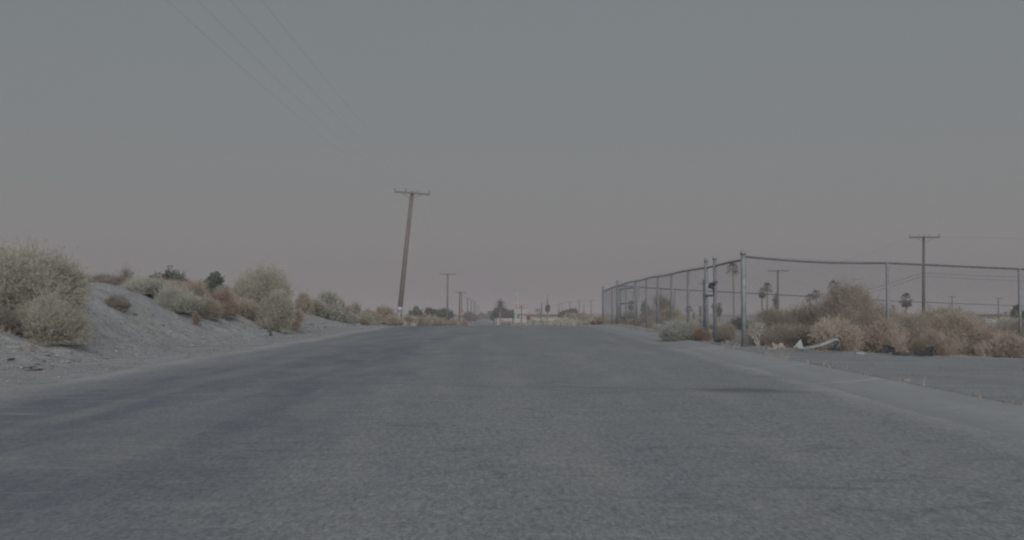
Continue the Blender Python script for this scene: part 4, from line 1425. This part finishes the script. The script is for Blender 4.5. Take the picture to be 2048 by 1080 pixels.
# barrels / gate piers at left end of the wall
for k, (px, mt, lab) in enumerate([(991.5, 'teal', 'teal painted barrel at the left end of the white wall'), (995.5, 'white_paint', 'white post at the left end of the white wall')]):
    o = empty('barrel' if k == 0 else 'gate_post', (X(px, 310), 310, gz(X(px, 310), 310)), lab, 'barrel' if k == 0 else 'post')
    hh = Z(636.5, 310) - o.location.z
    if k == 0:
        MB().tube([(0, 0, -.05), (0, 0, .05), (0, 0, hh * .5), (0, 0, hh)], [.45, .48, .50, .46], 12).build('drum', M[mt], o, True)
        MB().tube([(0, 0, hh * .5), (0, 0, hh * .5 + .06)], [.52, .52], 12).build('rim', M[mt], o, True)
    else:
        MB().box((0, 0, hh / 2), (.3, .3, hh)).build('shaft', M[mt], o)
        MB().box((0, 0, hh + .05), (.42, .42, .1)).build('cap', M[mt], o)

# heap of dark brush right of the wall
o = empty('rusty_heap', (X(1112, 230), 230, gz(X(1112, 230), 230)), 'dark heap of scrap beside the right end of the white wall', 'scrap heap')
mb = MB()
for i in range(16):
    a_ = Vector((random.uniform(-1.3, 1.3), random.uniform(-.4, .4), random.uniform(.3, .9) + .55))
    mb.tube([a_, a_ + Vector((random.uniform(-.9, .9), random.uniform(-.3, .3), random.uniform(-.35, .35)))], [.09, .05], 6)
mb.build('sticks', M['dark_trim'], o)
mb = MB()
for i in range(9):
    mb.box((random.uniform(-1, 1), random.uniform(-.5, .5), random.uniform(.2, .9)), (random.uniform(.3, .7), .4, random.uniform(.2, .5)), Matrix.Rotation(random.uniform(-.5, .5), 3, 'Y'))
mb.build('scrap_pieces', M['rust'], o)
mb = MB()
o = empty('rusty_heap', (X(1197, 60), 60, gz(X(1197, 60), 60)), 'small rust brown heap of brush at the road edge left of the fence', 'scrap heap')
for i in range(60):
    a_ = Vector((random.uniform(-.42, .42), random.uniform(-.3, .3), random.uniform(0, .22)))
    mb.tube([a_, a_ + Vector((random.uniform(-.3, .3), random.uniform(-.2, .2), random.uniform(.0, .22)))], [.022, .01], 5)
mb.build('sticks', M['rust'], o)

# ------------------------------------------------------------------ scrub right of the road before and beside the fence
GR = 'pale scrub right of the road'
for i, (px, d, w, top, sh, m_, lab) in enumerate([
        (1068, 200, 34, 637, 'low', 'pale', 'leftmost pale green low shrub right of the white frame'),
        (1092, 175, 46, 637, 'low', 'pale', 'pale green mound of scrub below the dead palm'),
        (1128, 150, 50, 634, 'low', 'pale', 'wide pale green mound of scrub right of the dark heap'),
        (1110, 110, 60, 644, 'low', 'pale', 'low pale green scrub in front of the wide pale mound'),
        (1150, 90, 54, 640, 'low', 'pale', 'pale low scrub hugging the road edge before the crest'),
        (1170, 100, 56, 629, 'dome', 'tanolive', 'olive tan shrub left of the fence, in front of the far poles'),
        (1140, 190, 50, 625, 'dome', 'tanolive', 'olive tan shrub below the dark green tree'),
        (1200, 66, 60, 628, 'dome', 'tanolive', 'olive tan shrub against the end post of the fence'),
        (1182, 63, 44, 640, 'low', 'pale', 'pale green tuft left of the rust brown heap'),
        (1218, 61, 46, 630, 'low', 'pale', 'pale silvery shrub in front of the fence end post'),
        (1243, 57.5, 44, 630, 'dome', 'rusty', 'reddish brown shrub at the far posts of the fence'),
        (1228, 58.5, 60, 640, 'low', 'tan', 'tan low scrub at the foot of the far fence end'),
        (1020, 215, 32, 643, 'low', 'tan', 'tan weeds between the far road and the dark post'),
        (1012, 250, 34, 643, 'low', 'weed', 'straw weeds below the red sign'),
        (1040, 205, 36, 646, 'low', 'tan', 'tan weeds at the foot of the sign'),
        (1272, 47, 50, 634, 'low', 'tan', 'tan low scrub along the fence near the open gate'),
        (1300, 40, 40, 642, 'low', 'tan', 'tan weeds at the fence foot left of the pale sprawling shrub'),
        (1322, 34.5, 36, 652, 'low', 'pale', 'pale weeds just left of the pale sprawling shrub'),
        (1366, 25.8, 106, 633, 'low', 'pale', 'pale sprawling green shrub in front of the side fence'),
        (1402, 25.2, 50, 652, 'low', 'rusty', 'rust brown dry patch at the right of the pale sprawling shrub')]):
    bush('shrub', lab, 'shrub', GR, sh, m_, px, d, w, top, 50 + i, 'high' if d < 30 else ('mid' if d < 120 else 'far'), .8)

# behind the fence
GB = 'brown shrubs behind the front fence'
for i, (px, d, w, top, sh, m_, dens, lab) in enumerate([
        (1548, 24.2, 142, 612, 'dome', 'tanolive', 'hero', 'brown domed shrub right of the corner post behind the fence'),
        (1524, 23.2, 70, 640, 'low', 'grey', 'mid', 'grey dry tangle at the foot of the brown domed shrub'),
        (1624, 24.2, 170, 604, 'dome', 'tan', 'high', 'olive shrub between the domed and the tallest brown shrub'),
        (1696, 22.8, 168, 552, 'dome', 'tan', 'hero', 'tallest brown dry shrub, right of the plastic strip'),
        (1660, 21.4, 150, 630, 'low', 'tan', 'high', 'low brown scrub under the tallest brown shrub behind the plastic strip'),
        (1756, 22.9, 150, 592, 'tall', 'tan', 'veil', 'thin wispy brown shrub right of the tallest brown shrub'),
        (1766, 21.3, 150, 636, 'low', 'tan', 'high', 'low brown scrub behind the tyre scraps'),
        (1832, 23.5, 150, 626, 'dome', 'tanolive', 'high', 'olive brown shrub at the foot of the tall right pole'),
        (1904, 21.7, 166, 618, 'dome', 'tanolive', 'hero', 'wide olive brown shrub in front of the fence left of the flat roof'),
        (1870, 20.9, 110, 656, 'low', 'tan', 'high', 'low tan scrub spilling forward below the wide olive brown shrub'),
        (1975, 21.6, 110, 652, 'low', 'tan', 'high', 'low tan shrub left of the right fence post'),
        (2030, 23.6, 110, 636, 'dome', 'tanolive', 'high', 'tan shrub behind the right fence post'),
        (2082, 22.0, 100, 640, 'dome', 'tan', 'mid', 'brown shrub cut by the right picture edge'),
        (1450, 27.5, 76, 645, 'low', 'tanolive', 'high', 'olive tan scrub seen through the gap in the fence'),
        (1890, 30, 190, 619, 'dome', 'tanolive', 'high', 'olive tan shrub behind the fence right of the tall right pole'),
        (1640, 30, 120, 604, 'tall', 'tanolive', 'veil', 'thin olive shrub behind the tallest brown shrub'),
        (1790, 28, 150, 622, 'dome', 'tan', 'mid', 'tan shrub behind the fence post left of the tall right pole'),
        (1710, 26, 190, 612, 'dome', 'tan', 'high', 'broad brown shrub behind the tallest brown shrub'),
        (1560, 22.9, 150, 648, 'low', 'tan', 'high', 'low dry brown scrub along the fence foot right of the bleached twigs'),
        (1620, 22.6, 170, 640, 'low', 'tanolive', 'high', 'low olive brown scrub behind the left end of the plastic strip'),
        (1820, 21.8, 200, 646, 'low', 'tanolive', 'high', 'wide low scrub joining the shrubs right of the tyre scraps'),
        (1940, 22.4, 180, 634, 'low', 'tan', 'high', 'wide tan scrub between the olive brown shrub and the right post'),
        (2010, 20.9, 140, 664, 'low', 'tan', 'high', 'low tan scrub at the foot of the right fence post')]):
    bush('shrub', lab, 'shrub', GB, sh, m_, px, d, w, top, 80 + i, dens, .75)
# bleached bare shrub at the corner post
bx = X(1518, 22.6); ob = empty('bare_shrub', (bx, 22.6, gz(bx, 22.6)), 'bleached bare branching twigs right of the corner post', 'shrub')
mb = MB(); r = random.Random(4)


def branch(p, d, l, rad, n):
    e = p + d * l
    mb.tube([p, p.lerp(e, .5) + Vector((r.uniform(-.02, .02), r.uniform(-.02, .02), 0)), e], [rad, rad * .8, rad * .55], 5, cap=False)
    if n:
        for k in range(3 if n > 1 else 2):
            dd = (d + Vector((r.uniform(-.75, .75), r.uniform(-.6, .6), r.uniform(-.15, .5)))).normalized()
            branch(e - d * l * r.uniform(0, .35), dd, l * r.uniform(.6, .85), rad * .6, n - 1)


for k in range(4):
    branch(Vector((r.uniform(-.05, .05), 0, -.03)), Vector((r.uniform(-.6, .6), r.uniform(-.3, .3), 1)).normalized(), .24, .013, 4)
mb.build('branches', M['bark_pale'], ob, True)

GI = 'shrubs and trees inside the enclosure'
for i, (px, d, w, top, sh, m_, lab) in enumerate([
        (1260, 52, 50, 616, 'dome', 'olive', 'dusky shrub just inside the open gate'),
        (1296, 60, 60, 612, 'dome', 'grey', 'grey brown shrub inside the enclosure right of the gate'),
        (1345, 48, 80, 615, 'dome', 'tanolive', 'brown shrub inside the enclosure under the bare tree'),
        (1310, 46, 80, 628, 'low', 'grey', 'low grey scrub inside the enclosure along the side fence'),
        (1365, 40, 70, 630, 'low', 'tan', 'low tan scrub inside the enclosure behind the sprawling shrub'),
        (1410, 45, 70, 632, 'low', 'sage', 'grey scrub inside the enclosure behind the gate gap'),
        (1480, 60, 80, 634, 'low', 'dusk', 'dark low scrub behind the tallest palm'),
        (1590, 60, 90, 622, 'dome', 'sage', 'grey shrub beyond the enclosure left of the tallest brown shrub'),
        (1930, 62, 90, 628, 'dome', 'dusk', 'dark shrub in front of the flat roofed building'),
        (2020, 58, 70, 633, 'dome', 'sage', 'grey shrub at the right in front of the building')]):
    bush('shrub', lab, 'shrub', GI, sh, m_, px, d, w, top, 100 + i, 'mid', .8)
tree('tree', 'hazy leafless tree seen through the side fence', GI, 'grey', 1322, 66, 66, 578, 20, .3, 'bare')
tree('tree', 'small dusky tree through the side fence left of the leafless tree', GI, 'dusk', 1292, 80, 24, 590, 21, .3, 'far')
tree('tree', 'grey green tree behind the right fence post', GI, 'dusk', 2034, 70, 34, 606, 22, .3, 'far')

GPR = 'palms beyond the fence'
palm('tallest slender palm between gate gap and corner post', GPR, 1467, 150, 536, 27, 'fan', 11, trunk_px=3.2)
palm('shaggy palm seen through the gate gap with a brown skirt', GPR, 1438.5, 170, 611, 12, 'fan', 12, skirt=.45, trunk_px=2.6)
palm('small palm left of the shaggy palm through the fence posts', GPR, 1426, 200, 612, 10, 'fan', 13, trunk_px=2.0)
palm('drooping palm behind the fence right of the leafless tree', GPR, 1378, 150, 619, 18, 'fan', 14, trunk_px=2.6)
palm('lower left palm of the pair near the shaggy palm and the pole', GPR, 1523.5, 170, 583, 17, 'fan', 15, skirt=.10, trunk_px=2.4)
palm('higher right palm of the pair next to the pole with the plain crossarm', GPR, 1534.5, 165, 575, 22, 'fan', 16, trunk_px=2.4)
palm('shaggy skirted palm standing at the pole with the plain crossarm', GPR, 1552, 160, 592, 13, 'fan', 17, skirt=.35, trunk_px=2.8)
palm('left palm of the pair between pole and tallest brown shrub', GPR, 1619, 150, 596, 20, 'fan', 18, trunk_px=2.4)
palm('right palm of the pair between pole and tallest brown shrub', GPR, 1632, 150, 589, 22, 'fan', 19, trunk_px=2.4)
palm('wide palm crown rising behind the top of the tallest brown shrub', GPR, 1668, 130, 574, 30, 'fan', 20, skirt=.1, trunk_px=3.0)
palm('small lone palm left of the tall right pole', GPR, 1812, 140, 599, 28, 'fan', 21, trunk_px=3.0, skirt=.08)
palm('small dusky palm through the fence near the open gate', GPR, 1262, 240, 608, 15, 'fan', 22, trunk_px=2.2, skirt=.2)

# flat roofed building at the far right with a parked pale car
BD = 250.0
bx0, bx1 = X(1940, BD), X(2130, BD)
bg_ = gz((bx0 + bx1) / 2, BD); bh = Z(630.5, BD) - bg_
bld = empty('flat_roof_building', ((bx0 + bx1) / 2, BD, bg_), 'low pale building with dark flat roof edge at the far right', 'building')
BW = bx1 - bx0
MB().box((0, 4, bh / 2 - .1), (BW, 8, bh + .2)).build('wall', M['tan_wall'], bld)
MB().box((0, 3.7, bh + .12), (BW + .9, 9.4, .24)).build('roof', M['roof'], bld)
for fx in (-.28, .02, .30):
    wo = MB().box((fx * BW, -.02, bh * .60), (1.8, .08, 1.1)).build('window', M['glass'], bld)
    MB().box((fx * BW, -.05, bh * .60 + .1), (1.92, .06, .07)).build('window_bar', M['pale_wall'], wo)
MB().box((.16 * BW, -.03, 1.0), (.95, .09, 2.0)).build('door', M['door'], bld)
MB().box((-.06 * BW, 2, bh + .55), (1.1, 1.0, .55)).build('roof_unit', M['sleeve'], bld)

car = empty('parked_car', (X(1976, 200), 200, gz(X(1976, 200), 200)), 'pale dusty parked car half hidden behind the right shrubs', 'car', rz=.1)
sec = [(-2.15, .45, .62), (-2.1, .35, .85), (-1.3, .30, .95), (-.75, .30, 1.38), (.55, .30, 1.42), (1.15, .30, .98), (2.0, .33, .88), (2.15, .42, .65)]
v, f = [], []
for (x_, zl, zh) in sec:
    wv = .85 if zh < 1.1 else .66
    v += [(x_, -.85, zl), (x_, -.86, min(zh, .92)), (x_, -wv, zh), (x_, wv, zh), (x_, .86, min(zh, .92)), (x_, .85, zl)]
for i in range(len(sec) - 1):
    for k in range(6):
        f.append((i * 6 + k, i * 6 + (k + 1) % 6, i * 6 + 6 + (k + 1) % 6, i * 6 + 6 + k))
f += [tuple(range(6))[::-1], tuple((len(sec) - 1) * 6 + k for k in range(6))]
mesh_obj('body', v, f, M['car_paint'], car)
for sg in (-1, 1):
    for x_ in (-1.35, 1.35):
        w_ = MB().tube([(x_, sg * .66, .32), (x_, sg * .88, .32)], .32, 14).build('wheel', M['rubber'], car)
        MB().tube([(x_, sg * .87, .32), (x_, sg * .90, .32)], .19, 12).build('rim', M['sleeve'], w_)
    MB().box((-.1, sg * .79, 1.14), (1.15, .03, .30), Matrix.Rotation(sg * .42, 3, 'X')).build('side_window', M['glass'], car)

# ------------------------------------------------------------------ straw weeds over the far ground (uncountable)
r = np.random.default_rng(77)
n = 5200
yy = 62 + 420 * r.random(n) ** 1.6
xx = (r.random(n) - .5) * (26 + yy * .55)
keep = (np.abs(xx - road_c(yy)) > 5.2) & ((yy > 66) | (xx < 4)) & (np.abs(xx) < 160)
xx, yy = xx[keep], yy[keep]
n = len(xx)
zz = ground(xx, yy)
B = 14
sz = (.22 + .30 * r.random(n))[:, None]
az = r.random((n, B)) * 6.28; sp = r.random((n, B)) * .9
p = np.stack([xx[:, None] + np.cos(az) * sp * sz, yy[:, None] + np.sin(az) * sp * sz, np.repeat(zz[:, None], B, 1) - .02], -1)
tip = p + np.stack([np.cos(az) * sz * .5 * r.random((n, B)), np.sin(az) * sz * .5 * r.random((n, B)), sz * (.5 + .7 * r.random((n, B)))], -1)
sd = np.stack([-np.sin(az + 1.2), np.cos(az + 1.2), 0 * az], -1) * (.05 + yy[:, None] * .0004)[..., None]
V = np.stack([p - sd, p + sd, tip], 2).reshape(-1, 3)
T = np.repeat(np.clip(.5 + .2 * r.normal(size=n * B), 0, 1), 3)
tag(mesh_obj('weeds', V, np.arange(len(V)).reshape(-1, 3), L['weed'], tint=T), 'straw weeds covering the flat land beyond the crest', 'weeds', kind='stuff')
# dry stubble on the bank and along the fence foot
n = 5200
t = r.random(n)
xx = np.where(t < .72, -7.6 - np.abs(r.normal(size=n)) * 2.2, 4.55 + r.random(n) * .5)
yy = np.where(t < .72, 10 + 52 * r.random(n), 23 + 33 * r.random(n))
kk = t > .985
ff = (t > .90) & ~kk
xx = np.where(ff, 5 + 8 * r.random(n), xx); yy = np.where(ff, 20.6 + 2.0 * r.random(n), yy)
xx = np.where(kk, 4.37 + .10 * r.random(n) ** 2, xx); yy = np.where(kk, 6 + 17 * r.random(n), yy)
patch = vnoise(xx * .9, yy * .6, 9) + .22 * r.normal(size=n) > .06
xx, yy = xx[patch], yy[patch]; n = len(xx)
zz = ground(xx, yy)
B = 9
sz = (.05 + .10 * r.random(n))[:, None]
az = r.random((n, B)) * 6.28; sp = r.random((n, B)) * .7
p = np.stack([xx[:, None] + np.cos(az) * sp * sz, yy[:, None] + np.sin(az) * sp * sz, np.repeat(zz[:, None], B, 1) - .01], -1)
tip = p + np.stack([np.cos(az) * sz * .9 * r.random((n, B)), np.sin(az) * sz * .9 * r.random((n, B)), sz * (.4 + .7 * r.random((n, B)))], -1)
sd = np.stack([-np.sin(az + 1.2), np.cos(az + 1.2), 0 * az], -1) * .006
V = np.stack([p - sd, p + sd, tip], 2).reshape(-1, 3)
T = np.repeat(np.clip(.4 + .25 * r.normal(size=n * B), 0, 1), 3)
tag(mesh_obj('stubble', V, np.arange(len(V)).reshape(-1, 3), L['tan'], tint=T), 'short dry stubble on the bank and along the fence foot', 'stubble', kind='stuff')
# far wooded horizon reading as one mass
n = 2600
yy = 700 + 500 * r.random(n)
xx = (r.random(n) - .5) * 1.5 * yy
hh = 2.0 + 3.0 * np.clip(.5 + fbm(xx * .012, yy * .004, 15, 4), 0, 1) * r.random(n)
B = 26
d3 = r.normal(size=(n, B, 3)); d3 /= np.linalg.norm(d3, axis=2, keepdims=True)
c = np.stack([xx, yy, -2.6 + hh * .45], -1)[:, None, :] + d3 * np.stack([hh * 1.3, hh, hh * .5], -1)[:, None, :]
s1 = r.normal(size=(n, B, 3)) * .55; s2 = r.normal(size=(n, B, 3)) * .55
V = np.stack([c, c + s1, c + s2], 2).reshape(-1, 3)
T = np.repeat(np.clip(.45 + .22 * r.normal(size=n * B), 0, 1), 3)
tag(mesh_obj('far_woods', V, np.arange(len(V)).reshape(-1, 3), L['dusk'], tint=T), 'low hazy belt of trees along the whole horizon', 'woods', kind='stuff')

# ------------------------------------------------------------------ dusty air
hz = MB().box((0, 3500, 6), (10000, 7600, 19)).build('haze', None)
hz.location = (0, 0, 0)
print('TRIS', sum(len(m.polygons) for m in bpy.data.meshes), TRIS)
tag(hz, 'thin dusty evening air over the whole plain', 'haze', kind='stuff')
hm = bpy.data.materials.new('dusty_air')
hm.use_nodes = True
hm.node_tree.nodes.clear()
ho = hm.node_tree.nodes.new('ShaderNodeOutputMaterial')
hv = hm.node_tree.nodes.new('ShaderNodeVolumePrincipled')
hv.inputs['Color'].default_value = (.60, .56, .585, 1)
hv.inputs['Density'].default_value = 0.0011
hv.inputs['Anisotropy'].default_value = 0.0
hm.node_tree.links.new(hv.outputs[0], ho.inputs['Volume'])
hz.data.materials.append(hm)
